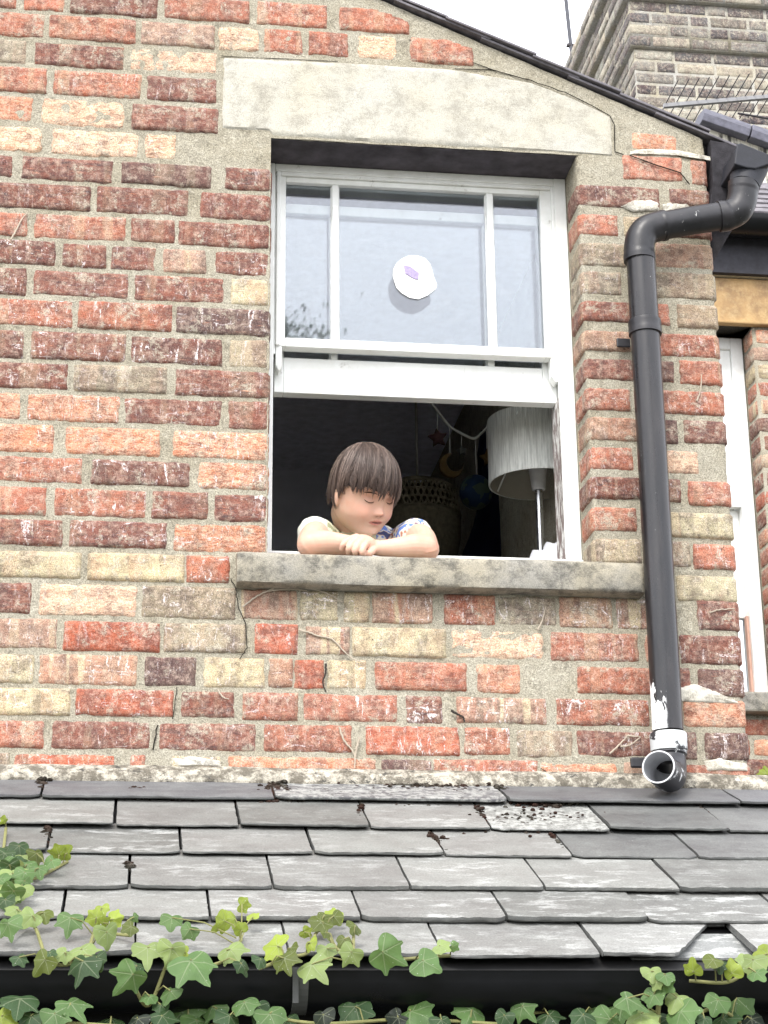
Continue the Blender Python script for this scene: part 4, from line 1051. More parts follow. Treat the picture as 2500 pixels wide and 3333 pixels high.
# floor lamp
YL = .44
lc = at(1730, 1500, YL)
sb = at(1730, 1590, YL); stp = at(1730, 1290, YL)
lamp = empty('floor_lamp', (at(1750, 1560, YL).x, YL, RMZ0), 'floor lamp with ribbed white drum shade and chrome pole just inside the window', 'lamp')
lx = at(1752, 1560, YL).x; rS = (at(1753, 1500, YL).x-at(1595, 1500, YL).x)
zb_, zt_ = at(1752, 1577, YL).z, at(1752, 1372, YL).z
SHD = G('ribbed_shade_cloth', .9, .1); _p = SHD.n('ShaderNodeTexCoord').outputs['UV']
_n = SHD.noise(SHD.map(_p, (150, 3, 1)), 1.0, 4, .7)
SHD.col(SHD.mix(SHD.step(_n, .35, .65), lin((196, 198, 192), .8), lin((236, 238, 232), .9))); SHD.bump(_n, 1, .003); SHD.set('Transmission Weight', 0)
q = MB(); hh = (zt_-zb_); q.lathe((lx, YL, zb_), [(rS-.003, .0), (rS, .0), (rS+.001, .004)]+[(rS, hh*k/6) for k in range(1, 7)]+[(rS-.003, hh)], 64)
q.build('lamp_shade', SHD.m, lamp)
q = MB(); q.lathe((lx, YL, zb_), [(rS-.004, .001), (rS-.004, hh)], 64); q.build('shade_lining', m_plain('shade_lining_card', lin((176, 170, 156), .8), .9, .1, 20, .1), lamp)
q = MB(); zr = zb_+.062
q.lathe((lx, YL, zr), [(.020, 0), (.050, -.001), (.050, .003), (.020, .003)], 32)
for w_ in (.3, 2.4, 4.5):
    q.tube([(lx+.04*cos(w_), YL+.04*sin(w_), zr), (lx+.09*cos(w_), YL+.09*sin(w_), zr), (lx+(rS-.005)*cos(w_), YL+(rS-.005)*sin(w_), zb_+.006)], .0025, 6)
q.build('shade_ring', m_plain('white_plastic_ring', lin((214, 214, 210), .85), .5), lamp)
q = MB(); q.lathe((lx, YL, zr-.058), [(.012, -.02), (.017, -.018), (.023, .03), (.025, .056), (.0, .058)], 24); q.build('bulb_holder', m_plain('white_bulb_holder', lin((200, 200, 200), .85), .4), lamp)
q = MB(); q.lathe((lx, YL, zr), [(.021, -.002), (.021, .012), (.016, .014)], 24); q.build('black_ring', m_plain('black_ring', (.02, .02, .02, 1), .5), lamp)
q = MB(); q.tube([(lx, YL, RMZ0+.02), (lx, YL, zr-.06)], .0095, 16); q.build('pole', m_plain('brushed_chrome', (.62, .63, .64, 1), .28, .5, 20, .1, metal=1), lamp)
q = MB(); q.lathe((lx, YL, RMZ0), [(0, .0), (.13, .0), (.13, .015), (.02, .03), (0, .03)], 32); q.build('lamp_base', DKM, lamp)

# hanging garland: cord with felt shapes
YGA = .95
gar = empty('hanging_garland', at(1545, 1425, YGA), 'pale cord garland with felt moon, stars and globe hanging in the dark room', 'garland')
CORD = m_plain('pale_cord', lin((190, 186, 180), .8), .9)
q = MB(); cpth = bez([at(x, y, YGA) for x, y in ((1385, 1290), (1415, 1325), (1445, 1365), (1470, 1392), (1510, 1415), (1542, 1427), (1565, 1412), (1585, 1392), (1625, 1350))], 5)
q.tube(cpth, .0038, 8); q.build('cord', CORD, gar)
def hang(x0, y0, x1, y1, par):
    q = MB(); q.tube([at(x0, y0, YGA), at(x1, y1, YGA)], .0012, 5); q.build('string', CORD, par)
FELTY = m_plain('ochre_felt', lin((150, 118, 76), .25), .95, .05, 90, .3)
q = MB(); c_ = at(1468, 1516, YGA); Rm = .034; pts = []
for k in range(25):
    w_ = radians(110)+radians(250)*k/24; pts.append((c_.x+Rm*cos(w_)*1.0, c_.z+Rm*sin(w_)*1.05))
for k in range(25):
    w_ = radians(360)-radians(250)*k/24; pts.append((c_.x+.011+Rm*.72*cos(w_), c_.z+.009+Rm*.82*sin(w_)))
q.prism([(x, YGA-.008, z) for x, z in pts], (0, .016, 0)); fm = q.build('felt_moon', FELTY, gar, smooth=False, bevel=.003); hang(1463, 1390, 1465, 1477, fm)
def star(x, y, r, mat):
    q = MB(); c_ = at(x, y, YGA); pts = []
    for k in range(10):
        w_ = pi/2+k*pi/5+.15; rr = r if k % 2 == 0 else r*.48; pts.append((c_.x+rr*cos(w_), YGA-.008, c_.z+rr*sin(w_)))
    q.prism(pts, (0, .016, 0)); return q.build('felt_star', mat, gar, smooth=False, bevel=.003)
s1 = star(1590, 1490, .028, FELTY); hang(1583, 1384, 1585, 1462, s1)
s2 = star(1503, 1468, .016, m_plain('grey_felt', lin((96, 96, 90), .5), .95)); hang(1502, 1418, 1502, 1455, s2)
s3 = star(1425, 1425, .03, m_plain('dark_red_felt', lin((90, 52, 52), .4), .95)); hang(1423, 1345, 1424, 1400, s3)
GLB = G('felt_globe', .9, .1); _p = GLB.pos()
GLB.col(GLB.mix(GLB.step(GLB.noise(_p, 26, 2, .4), .52, .53), lin((56, 78, 112), .28), lin((100, 116, 102), .28)))
q = MB(); c_ = at(1549, 1602, YGA); rg = .047
q.lathe(c_, [(rg*sin(t), -rg*cos(t)*1.08) for t in np.linspace(0.001, pi-.001, 20)], 28); gb_ = q.build('felt_globe', GLB.m, gar); hang(1547, 1430, 1552, 1556, gb_)

# woven pendant shade hanging in the dark
YB = 1.6
wc = at(1360, 1650, YB); wsp = empty('wicker_pendant', at(1360, 1572, YB), 'woven wicker pendant shade with a band of open holes hanging beside the boy', 'lampshade')
WICK = m_plain('wicker', lin((150, 138, 116), .6), .9, .1, 90, .5, bump=.6)
zt = at(1360, 1562, YB).z; rW = at(1500, 1640, YB).x-at(1360, 1640, YB).x
q = MB(); q.lathe((wc.x, YB, zt), [(.03, 0), (rW*.55, -.012), (rW*.8, -.028), (rW*.88, -.04)], 48, wob=.02); q.lathe((wc.x, YB, zt), [(rW*.97, -.125), (rW, -.15), (rW*.98, -.20), (rW*.90, -.25), (rW*.72, -.30), (rW*.5, -.33)], 48, wob=.03)
wk = q.build('woven_body', WICK, wsp)
q = MB(); nst = 44
for k in range(nst):
    for sg in (1, -1):
        pth = [(wc.x+(rW*(.88+.09*t))*cos(2*pi*(k/nst+sg*.045*t)), YB+(rW*(.88+.09*t))*sin(2*pi*(k/nst+sg*.045*t)), zt-.04-.086*t) for t in (0, .25, .5, .75, 1)]
        q.tube(pth, .0035, 5)
for t in (.0, .33, .66, 1.0): q.tube([(wc.x+(rW*(.88+.09*t))*cos(w_), YB+(rW*(.88+.09*t))*sin(w_), zt-.04-.086*t) for w_ in np.linspace(0, 2*pi, 49)], .0042, 5)
q.build('open_weave_band', WICK, wsp)
q = MB(); q.tube([(wc.x, YB, zt), (wc.x, YB, RMZ1)], .004, 6); q.build('cord', CORD, wsp)

# dark blue coat hanging on the room wall, and white bedding by the sill
dk = MB(); YK = 1.25
col_ = [(1600, 1400, 30), (1600, 1480, 42), (1610, 1560, 48), (1612, 1640, 52), (1600, 1720, 62), (1590, 1800, 80), (1580, 1880, 90)]
def fk(i, j):
    x, y, w_ = col_[j]; w = 2*pi*i/28; c0 = at(x, y, YK); rr = (at(x+w_, y, YK).x-c0.x)
    f_ = 1+.16*sin(w*5+j*.5)+.1*nz(cos(w)*2, sin(w)*2, j*.6); return (c0.x+rr*f_*cos(w), YK+rr*.6*f_*sin(w), c0.z)
dk.grid(fk, 28, 6); tag(dk.build('hanging_coat', m_plain('navy_cloth', lin((34, 38, 58), .4), .95, .05, 12, .3)), 'dark navy coat hanging in folds behind the lamp', 'coat')
bd = MB(); YBd = .32; c0 = at(1838, 1850, YBd); ZPT = at(1820, 1762, YBd+.1).z
def fb(i, j):
    th = pi*i/24; ph = pi*.5*j/16
    d = Vector((cos(th)*cos(ph), -sin(th)*cos(ph)*.7, sin(ph)))
    rr = .100*(1+.16*nz(d.x*3, d.y*3, d.z*4)+.05*sin(d.x*16+d.z*9))
    return (c0.x+.018+d.x*rr, YBd+.10+d.y*rr, ZPT-.10+d.z*rr*.95)
bd.grid(fb, 24, 16)
tag(bd.build('white_pillow', m_plain('white_cotton', lin((238, 240, 246), .9), .9, .1, 20, .1)), 'corner of a white pillow in the lower right of the open window', 'pillow')
# ------------------------------------------------------------------ the boy leaning on the sill
HC = at(1186, 1600, .135)
def basis(yaw, pit, roll):
    f = Vector((sin(yaw)*cos(pit), -cos(yaw)*cos(pit), -sin(pit))); r = Vector((cos(yaw), sin(yaw), 0)); u = f.cross(r).normalized()
    r2 = r*cos(roll)+u*sin(roll); u2 = -r*sin(roll)+u*cos(roll); return r2, f, u2
HR, HF, HU = basis(radians(32), radians(33), radians(9))
HS = .98
def hw(x, y, z): return HC + (HR*x + HF*y + HU*z)*HS
def hl(p):
    d = (Vector(p)-HC)/HS; return d.dot(HR), d.dot(HF), d.dot(HU)
def tab(t, z):
    return float(np.interp(z, [a for a, _ in t], [b for _, b in t]))
TF = [(-.101, .018), (-.099, .040), (-.095, .054), (-.088, .065), (-.08, .069), (-.072, .068), (-.065, .068), (-.05, .074), (-.035, .075), (-.02, .074), (0, .072), (.012, .076), (.025, .079), (.04, .076), (.06, .064), (.075, .05), (.088, .032), (.096, .015), (.099, .003)]
TB = [(-.101, .012), (-.09, .03), (-.07, .045), (-.05, .062), (-.02, .082), (.02, .092), (.06, .078), (.08, .055), (.092, .03), (.099, .003)]
TX = [(-.101, .006), (-.098, .018), (-.092, .030), (-.08, .046), (-.065, .0585), (-.045, .067), (-.02, .0695), (.01, .0705), (.04, .068), (.065, .056), (.08, .042), (.092, .023), (.099, .003)]
def smt(t, z): return (tab(t, z-.006)+2*tab(t, z)+tab(t, z+.006))/4
def ga(x, z, cx, cz, sx, sz): return math.exp(-((x-cx)/sx)**2-((z-cz)/sz)**2)
def face_d(x, z):
    d = 0
    d += .0065*ga(x, z, 0, -.008, .0075, .014)
    d += .0180*ga(x, z, 0, -.027, .0085, .0085)
    d += .0060*(ga(x, z, .0085, -.031, .0055, .0055)+ga(x, z, -.0085, -.031, .0055, .0055))
    d -= .0022*(ga(x, z, .0055, -.0365, .0028, .002)+ga(x, z, -.0055, -.0365, .0028, .002))
    for s in (-1, 1):
        d -= .0065*ga(x, z, s*.029, .004, .014, .009); d += .0062*ga(x, z, s*.0295, -.001, .0115, .0075)
        d -= .0014*ga(x, z, s*.0295, .0065, .012, .0018)
        d += .0085*ga(x, z, s*.036, -.036, .020, .022)
    d += .0042*ga(x, z, 0, -.0500, .0125, .0030); d += .0048*ga(x, z, 0, -.0590, .0105, .0036); d -= .0050*ga(x, z, 0, -.0543, .0150, .0016)
    d -= .0030*ga(x, z, 0, -.0665, .012, .0035); d += .0045*ga(x, z, 0, -.083, .013, .010); d -= .0012*ga(x, z, 0, -.043, .0022, .005)
    return d
def head_pt(ph, z, puff=0):
    rx = smt(TX, z)+puff; ry = (smt(TF, z) if cos(ph) > 0 else smt(TB, z))+puff; e = 2/2.25
    cx, cy = sin(ph), cos(ph)
    x = rx*math.copysign(abs(cx)**e, cx); y = ry*math.copysign(abs(cy)**e, cy)
    if cy > 0: y += face_d(x, z)*sstep(0, .45, cy)*(.99)
    return x, y, z
bm_ = MB(); nph, nzz = 120, 110
zs_ = [-.1005+.1995*(.5-.5*cos(pi*j/nzz)) for j in range(nzz+1)]
n0 = len(bm_.v)
for z in zs_:
    for i in range(nph): bm_.vert(hw(*head_pt(2*pi*i/nph, z)))
for j in range(nzz):
    for i in range(nph):
        i2 = (i+1) % nph; bm_.face(n0+j*nph+i, n0+j*nph+i2, n0+(j+1)*nph+i2, n0+(j+1)*nph+i)
bm_.face(*[n0+i for i in range(nph-1, -1, -1)]); bm_.face(*[n0+nzz*nph+i for i in range(nph)])
def ball(m_, c, rx, ax=None, n=14):
    """ellipsoid: radii rx along axes ax"""
    ax = ax or (Vector((1, 0, 0)), Vector((0, 1, 0)), Vector((0, 0, 1)))
    n0 = len(m_.v); c = Vector(c)
    for j in range(n+1):
        th = max(.02, min(pi-.02, pi*j/n))
        for i in range(2*n):
            ph = pi*i/n; m_.vert(c+ax[0]*rx[0]*sin(th)*cos(ph)+ax[1]*rx[1]*sin(th)*sin(ph)+ax[2]*rx[2]*cos(th))
    for j in range(n):
        for i in range(2*n):
            i2 = (i+1) % (2*n); m_.face(n0+j*2*n+i, n0+(j+1)*2*n+i, n0+(j+1)*2*n+i2, n0+j*2*n+i2)
    m_.face(*[n0+i for i in range(2*n)]); m_.face(*[n0+n*2*n+i for i in range(2*n-1, -1, -1)])
def limb(m_, pts, rads, seg=20, cap_r=True):
    pp = bez(pts, 8); rr = [float(v) for v in np.interp(np.linspace(0, len(pts)-1, len(pp)), range(len(pts)), rads)]
    m_.tube(pp, rr, seg); ball(m_, pp[0], (rr[0],)*3); ball(m_, pp[-1], (rr[-1],)*3)
# ears
for s in (-1, 1):
    ec = hw(s*.0705, -.004, -.014); tilt = (HU*cos(.2)-HF*sin(.2))
    ball(bm_, ec, (.0075, .0150, .0255), ((HR*s*.8-HF*.6).normalized(), (HF*.8+HR*s*.6).normalized(), tilt))
# neck and trunk
SHL, SHR = at(1062, 1762, .215), at(1318, 1762, .225)
NB = (SHL+SHR)/2+Vector((0, .03, .005))
limb(bm_, [hw(0, -.030, -.045), hw(0, -.045, -.075), NB+Vector((0, 0, .01))], [.043, .039, .044])
TRB = Vector((NB.x, .46, -.42))
for t in np.linspace(0, 1, 7):
    c_ = NB.lerp(TRB, float(t)); ball(bm_, c_+Vector((0, 0, -.035)), (.098-.01*float(t), .062, .085))
limb(bm_, [SHL+Vector((.02, .02, -.015)), NB+Vector((0, 0, -.015)), SHR+Vector((-.02, .02, -.015))], [.036, .044, .036])
# arms crossed on the sill
EL, ER = at(1012, 1771, .012), at(1388, 1783, -.002)
WL, WR = at(1215, 1782, .030), at(1222, 1785, -.014)
limb(bm_, [SHL, SHL.lerp(EL, .5)+Vector((-.008, -.01, .016)), EL+Vector((-.001, .012, .003)), EL], [.034, .032, .0295, .0270])
limb(bm_, [EL, EL.lerp(WL, .25)+Vector((0, 0, .004)), EL.lerp(WL, .6)+Vector((0, 0, .001)), WL, at(1262, 1787, .035)], [.0270, .0288, .0240, .0180, .0172])
limb(bm_, [SHR, SHR.lerp(ER, .5)+Vector((.010, -.01, .014)), ER+Vector((.001, .012, .002)), ER], [.034, .032, .0295, .0275])
limb(bm_, [ER, ER.lerp(WR, .25)+Vector((0, 0, .003)), ER.lerp(WR, .65)+Vector((0, 0, .000)), WR], [.0275, .0285, .0220, .0165])
# hidden hand tucked under the other arm
ball(bm_, at(1290, 1790, .038), (.028, .016, .013))
# the hand that lies over the other forearm
pc_ = at(1187, 1770, -.022)
ball(bm_, pc_, (.030, .017, .0205), (Vector((.96, .05, -.25)).normalized(), Vector((0, 1, 0)), Vector((.25, 0, .96)).normalized()))
FING = [((1160, 1748, -.020), (1136, 1757, -.030), (1118, 1772, -.034), (1113, 1786, -.028)),
        ((1170, 1753, -.026), (1150, 1766, -.037), (1136, 1785, -.041), (1134, 1797, -.033)),
        ((1182, 1759, -.030), (1166, 1773, -.041), (1156, 1792, -.044), (1157, 1803, -.036)),
        ((1196, 1765, -.031), (1185, 1779, -.042), (1179, 1797, -.045), (1181, 1806, -.037))]
for fi, (a, b, c, d) in enumerate(FING):
    r_ = [.0074, .0078, .0080, .0074][fi]
    limb(bm_, [at(*a), at(*b), at(*c), at(*d)], [r_*1.12, r_*1.05, r_*.95, r_*.80], 12)
limb(bm_, [at(1215, 1790, -.028), at(1203, 1800, -.034), at(1192, 1803, -.030), at(1178, 1806, -.018)], [.0095, .0090, .0080, .0068], 12)

def remeshed(m_, vox, name):
    me = bpy.data.meshes.new(name+'_raw'); me.from_pydata(m_.v, [], m_.f); me.update()
    o = bpy.data.objects.new(name+'_raw', me); COL.objects.link(o)
    md = o.modifiers.new('r', 'REMESH'); md.mode = 'VOXEL'; md.voxel_size = vox; md.use_smooth_shade = True
    dg = bpy.context.evaluated_depsgraph_get(); ev = o.evaluated_get(dg); m2 = bpy.data.meshes.new_from_object(ev)
    bpy.data.objects.remove(o); bpy.data.meshes.remove(me)
    n = len(m2.vertices); co = np.empty(n*3); m2.vertices.foreach_get('co', co); co = co.reshape(-1, 3)
    ed = np.empty(len(m2.edges)*2, 'i'); m2.edges.foreach_get('vertices', ed); ed = ed.reshape(-1, 2)
    return m2, co, ed
def smooth(co, ed, w, it):
    n = len(co); deg = np.bincount(ed.ravel(), minlength=n)[:, None]
    for _ in range(it):
        s = np.zeros_like(co)
        for k in range(3): s[:, k] = np.bincount(ed[:, 0], co[ed[:, 1], k], n)+np.bincount(ed[:, 1], co[ed[:, 0], k], n)
        co = co+(s/deg-co)*w[:, None]
    return co
me, co, ed = remeshed(bm_, .0015, 'body')
L_ = (co-np.array(HC))@np.array([HR, HF, HU]).T/HS
face = (L_[:, 1] > .02) & (np.abs(L_[:, 0]) < .06) & (L_[:, 2] > -.095)
hand = (co[:, 0] < at(1212, 1780, -.02).x) & (co[:, 1] < -.006) & (co[:, 0] > at(1095, 1780, -.02).x)
w = np.where(face, .12, np.where(hand, .09, .6)); co = smooth(co, ed, w, 8)
me.vertices.foreach_set('co', co.ravel())
L_ = (co-np.array(HC))@np.array([HR, HF, HU]).T/HS
x, y, z = L_.T
n = len(co); base = np.array(lin((234, 196, 172), .74)[:3]); C_ = np.tile(base, (n, 1))
def blend(m, c, k=1.0):
    global C_
    C_ = C_*(1-(m*k)[:, None])+np.array(c[:3])[None]*(m*k)[:, None]
G2 = lambda cx, cz, sx, sz: np.exp(-((x-cx)/sx)**2-((z-cz)/sz)**2)
fr_ = (y > .03).astype(float)
blend((G2(.036, -.03, .022, .018)+G2(-.036, -.03, .022, .018)).clip(0, 1)*fr_, lin((228, 154, 136), .76), .34)
blend((G2(0, -.028, .012, .01)).clip(0, 1)*fr_, lin((226, 150, 130), .8), .4)
near = (np.linalg.norm(L_, axis=1) < .13)
fr_ = fr_*near
lipm = ((np.abs(x)/.0195)**2+((z+.0545)/(.0075*(1-(np.abs(x)/.022).clip(0, 1)**1.5*.5)))**2 < 1)*fr_
blend(lipm*1.0, lin((212, 128, 118), .72), .75)
ml_ = (G2(.003, -.0545, .0135, .0024) > .35)*fr_; blend(ml_*1.0, lin((70, 26, 28), .6), .9)
for s in (-1, 1):
    blend(G2(s*.0295, .001, .013, .008)*fr_, lin((214, 150, 130), .75), .35)
    blend(G2(s*.0058, -.0372, .0026, .0020)*fr_, lin((90, 40, 34), .6), .8)
# elbows and knuckles a little redder
for p_, r_ in ((EL, .03), (ER, .03), (pc_, .03)):
    d_ = np.linalg.norm(co-np.array(p_), axis=1); blend(np.exp(-(d_/r_)**2), lin((232, 156, 132), .8), .45)
ca = me.color_attributes.new('col', 'FLOAT_COLOR', 'POINT'); ca.data.foreach_set('color', np.hstack([C_, np.ones((n, 1))]).astype('f').ravel())
SKIN = G('skin', .5, .35); _p = SKIN.pos(); SKIN.col(SKIN.mix(SKIN.mul(SKIN.step(SKIN.noise(_p, 45, 5, .7), .42, .66), .22), SKIN.attr('col').outputs['Color'], lin((226, 150, 124), .8)))
SKIN.set('Subsurface Weight', .18); SKIN.set('Subsurface Radius', (.012, .004, .002)); SKIN.set('Subsurface Scale', .5)
SKIN.bump(SKIN.noise(_p, 900, 2, .5), .12, .0004)
boy = empty('person', (NB.x, .25, -.9), 'young boy with brown bowl haircut leaning folded bare arms on the window sill, looking down', 'person')
me.name = 'body'; me.materials.clear(); me.materials.append(SKIN.m); me.transform(Matrix.Translation(-Vector(ORG[boy.name])))
me.polygons.foreach_set('use_smooth', [True]*len(me.polygons))
body = bpy.data.objects.new('body', me); COL.objects.link(body); body.parent = boy; ORG[body.name] = ORG[boy.name]
# closed lids with lashes
LASH = m_plain('dark_lashes', lin((72, 50, 42), .6), .8, .1, bump=0)
for s in (-1, 1):
    q = MB(); pth = []
    for t in np.linspace(-1, 1, 13):
        X = s*.0295+.0115*float(t); Z = -.0062+.0036*float(t)**2+.0008*s*float(t); ph = math.asin(min(.99, abs(X)/.075))
        # point on the face surface
        Y = smt(TF, Z)*(1-(abs(X)/smt(TX, Z))**2.25)**(1/2.25)+face_d(X, Z)
        pth.append(hw(X, Y+.0004, Z))
    q.tube(pth, [.0004]+[.0008]*11+[.0004], 6)
    for k in range(1, 12, 1):
        p = pth[k]; q.tube([p, p+(HF*.003-HU*.0030+HR*s*.0012*(k-6)/6)*HS], [.00035, .0001], 4)
    q.build('eyelashes', LASH, body)
    q = MB(); pth = []
    for t in np.linspace(-1, 1, 9):
        X = s*.030+.015*float(t); Z = .0185-.003*float(t)**2
        Y = smt(TF, Z)*(1-(abs(X)/smt(TX, Z))**2.25)**(1/2.25)+face_d(X, Z); pth.append(hw(X, Y+.0003, Z))
    q.tube(pth, [.0006, .0014, .0018, .0018, .0018, .0016, .0014, .0010, .0005], 6); q.build('eyebrow', m_plain('brown_brow', lin((112, 84, 70), .6), .9, .1, bump=0) if s < 0 else bpy.data.materials['brown_brow'], body)
# hair
HAIR = G('brown_hair', .42, .45); HAIR.col(HAIR.attr('col').outputs['Color'])
hr = MB(); rh = random.Random(2)
crown = Vector((0.008, -.38, .92)).normalized(); c1_ = crown.orthogonal().normalized()
fxx = (Vector((0, 1, 0))-crown*crown.y).normalized(); rxx = fxx.cross(crown)     # front, side on the crown's plane
HRX, HRY, HRZ, HCEN = .0780, .0960, .1060, Vector((0, -.004, .008))
def hair_pt(th, ph, lift):
    d = crown*cos(th)+(fxx*cos(ph)+rxx*sin(ph))*sin(th)
    k = 1/math.sqrt((d.x/HRX)**2+(d.y/HRY)**2+(d.z/HRZ)**2)
    p = d*k
    if p.z < -.015:         # hangs down instead of tucking under
        rr = math.hypot(p.x/HRX, p.y/HRY); q0 = math.sqrt(max(0.0, 1-(.015/HRZ)**2)); f_ = min(2.2, q0/max(.3, rr)); f_ = 1+(f_-1)*(.72 if abs(cos(ph)) > .5 else .38)
        p = Vector((p.x*f_, p.y*f_, p.z))
    return p*(1+lift)+HCEN
def end_z(ph):
    c = cos(ph)
    if c > .25: return .0215+.004*sin(ph*9)+.004*nz(ph*5, 2, 1)-.014*sstep(.0, .6, sin(ph))-.018*max(0, abs(sin(ph))-.8)/.2
    if c > -.25: return -.004-.006*sstep(.25, -.25, c)
    return -.034
def theta_end(ph, ez):
    lo, hi = .3, 2.9
    for _ in range(14):
        m_ = (lo+hi)/2
        if hair_pt(m_, ph, 0).z > ez: lo = m_
        else: hi = m_
    return lo
cache = [theta_end(2*pi*k/180, end_z(2*pi*k/180)) for k in range(180)]
# under-cap
n0 = len(hr.v)
for j in range(15):
    for i in range(180):
        ph = 2*pi*i/180; te = cache[i]-.07; p = hair_pt(te*j/14+.001, ph, -.045); hr.vert(hw(*p), lin((44, 35, 33), .55))
for j in range(14):
    for i in range(180): i2 = (i+1) % 180; hr.face(n0+j*180+i, n0+(j+1)*180+i, n0+(j+1)*180+i2, n0+j*180+i2)
NCL = 46
CLP = [(rh.uniform(0, 2*pi), rh.gauss(0, .07), rh.uniform(-.02, .035), rh.gauss(0, .12), 0) for _ in range(NCL)]
CLQ = [(rh.uniform(0, 2*pi), rh.gauss(0, .09), rh.uniform(-.01, .05), rh.gauss(0, .16), 0) for _ in range(NCL)]
NS = 8500
for k in range(NS):
    ph0 = rh.uniform(0, 2*pi); ci = min(range(NCL), key=lambda q: abs((CLP[q][0]-ph0+pi) % (2*pi)-pi)+CLP[q][4]*.0) if rh.random() < .5 else min(range(NCL), key=lambda q: abs((CLQ[q][0]-ph0+pi) % (2*pi)-pi))+1000
    CQ = CLP[ci] if ci < 1000 else CLQ[ci-1000]; clump = CQ[0]; dphc = (clump-ph0+pi) % (2*pi)-pi
    te = cache[int(ph0/(2*pi)*180) % 180]+rh.gauss(0, .055)+CQ[1]-.4*abs(dphc)
    t0 = rh.choice([0, 0, rh.uniform(0, .4), rh.uniform(.2, .8)])*te
    lift = rh.uniform(-.045, .01)+CQ[2]; sw = rh.gauss(.0, .06)+.36+CQ[3]
    cv = rh.uniform(.6, 1.5); bc = lin((100, 84, 76), .68*cv) if rh.random() < .85 else lin((146, 128, 116), .7*cv)
    cc = (bc[0], bc[1], bc[2], 1); pth = []; rad = []
    m_ = 9
    for q in range(m_+1):
        u = q/m_; th = t0+(te-t0)*u; ph = ph0+sw*(1-th/2.0)+.02*nz(u*3+k, 1, 1)*u
        l2 = lift*(1 if u < .8 else 1-(u-.8)*1.4)+.006*nz(k*.3, u*4, 2)
        pth.append(hw(*hair_pt(th+.002, ph+.04*sin(u*5+clump*9)*u+dphc*.75*u**1.6, l2))); rad.append(.00055*(1.0 if u < .7 else 1-(u-.7)*2.6)+.0001)
    hr.tube(pth, rad, 3, cap=False, c=cc)
for k in range(160):     # fly-away hairs
    ph0 = rh.uniform(0, 2*pi); te = cache[int(ph0/(2*pi)*180) % 180]; t0 = rh.uniform(.1, .6)*te; pth = []
    for q in range(7):
        u = q/6; pth.append(hw(*hair_pt(t0+(te-t0)*u, ph0+.2*u*rh.uniform(-1, 1), .01+.05*u*u*rh.uniform(.2, 1))))
    hr.tube(pth, [.00035]*7, 3, cap=False, c=lin((92, 74, 68), .6))
HAIR.set('Anisotropic', .5) if 'Anisotropic' in HAIR.p.inputs else None
hr.build('hair', HAIR.m, boy, angle=0)
# shirt: trunk, shoulders and short sleeves
sh_ = MB(); g_ = .0065
for t in np.linspace(0, 1, 7):
    c_ = NB.lerp(TRB, float(t)); ball(sh_, c_+Vector((0, 0, -.035)), (.098-.01*float(t)+g_, .062+g_, .085+g_))
limb(sh_, [SHL+Vector((.02, .02, -.015)), NB+Vector((0, 0, -.015)), SHR+Vector((-.02, .02, -.015))], [.036+g_, .046+g_, .036+g_])
def sleeve(S, Mm, k=.5):
    limb(sh_, [S, S.lerp(Mm, .5), S.lerp(Mm, 1.0)], [.041, .043, .0455])
ML = SHL.lerp(EL, .40)+Vector((-.010, -.004, .014)); MR = SHR.lerp(ER, .34)+Vector((.006, -.004, .012))
sleeve(SHL, ML); sleeve(SHR, MR)
me2, co2, ed2 = remeshed(sh_, .003, 'shirt')
co2 = smooth(co2, ed2, np.full(len(co2), .6), 5)
# folds, and cut the sleeve ends and neck open
nr = np.empty(len(co2)*3); me2.vertices.foreach_set('co', co2.ravel()); me2.update(); me2.vertices.foreach_get('normal', nr); nr = nr.reshape(-1, 3)
fold = np.array([.0035*nz(p[0]*26, p[1]*22, p[2]*40)+.0018*nz(p[0]*70, p[1]*60, p[2]*80) for p in co2]); co2 = co2+nr*fold[:, None]
me2.vertices.foreach_set('co', co2.ravel()); me2.transform(Matrix.Translation(-Vector(ORG[boy.name])))
me2.polygons.foreach_set('use_smooth', [True]*len(me2.polygons))
col2 = []
for p in co2:
    if p[0] > NB.x+.02:
        a = nz(p[0]*62, p[1]*62, p[2]*62+4); b = nz(p[0]*70+9, p[1]*70, p[2]*70)
        c = (112, 140, 206) if a > .10 else (232, 228, 214) if a > -.14 else (186, 132, 112) if a > -.26 else (84, 90, 128)
        if b > .38: c = (236, 232, 216)
        if p[0] > SHR.x+.030: c = (240, 236, 226)
    else:
        a = nz(p[0]*45, p[1]*45, p[2]*45); c = (214, 214, 184) if a > -.1 else (150, 152, 120)
        if p[0] < SHL.x-.010: c = (240, 240, 228)
    col2.append(lin(c, .85))
ca = me2.color_attributes.new('col', 'FLOAT_COLOR', 'POINT'); ca.data.foreach_set('color', np.array(col2, 'f').ravel())
CLO = G('printed_cotton', .9, .1); CLO.col(CLO.attr('col').outputs['Color']); CLO.bump(CLO.noise(CLO.pos(), 500, 2, .5), .4, .0006)
me2.materials.clear(); me2.materials.append(CLO.m); shirt = bpy.data.objects.new('shirt', me2); COL.objects.link(shirt); shirt.parent = boy; ORG[shirt.name] = ORG[boy.name]
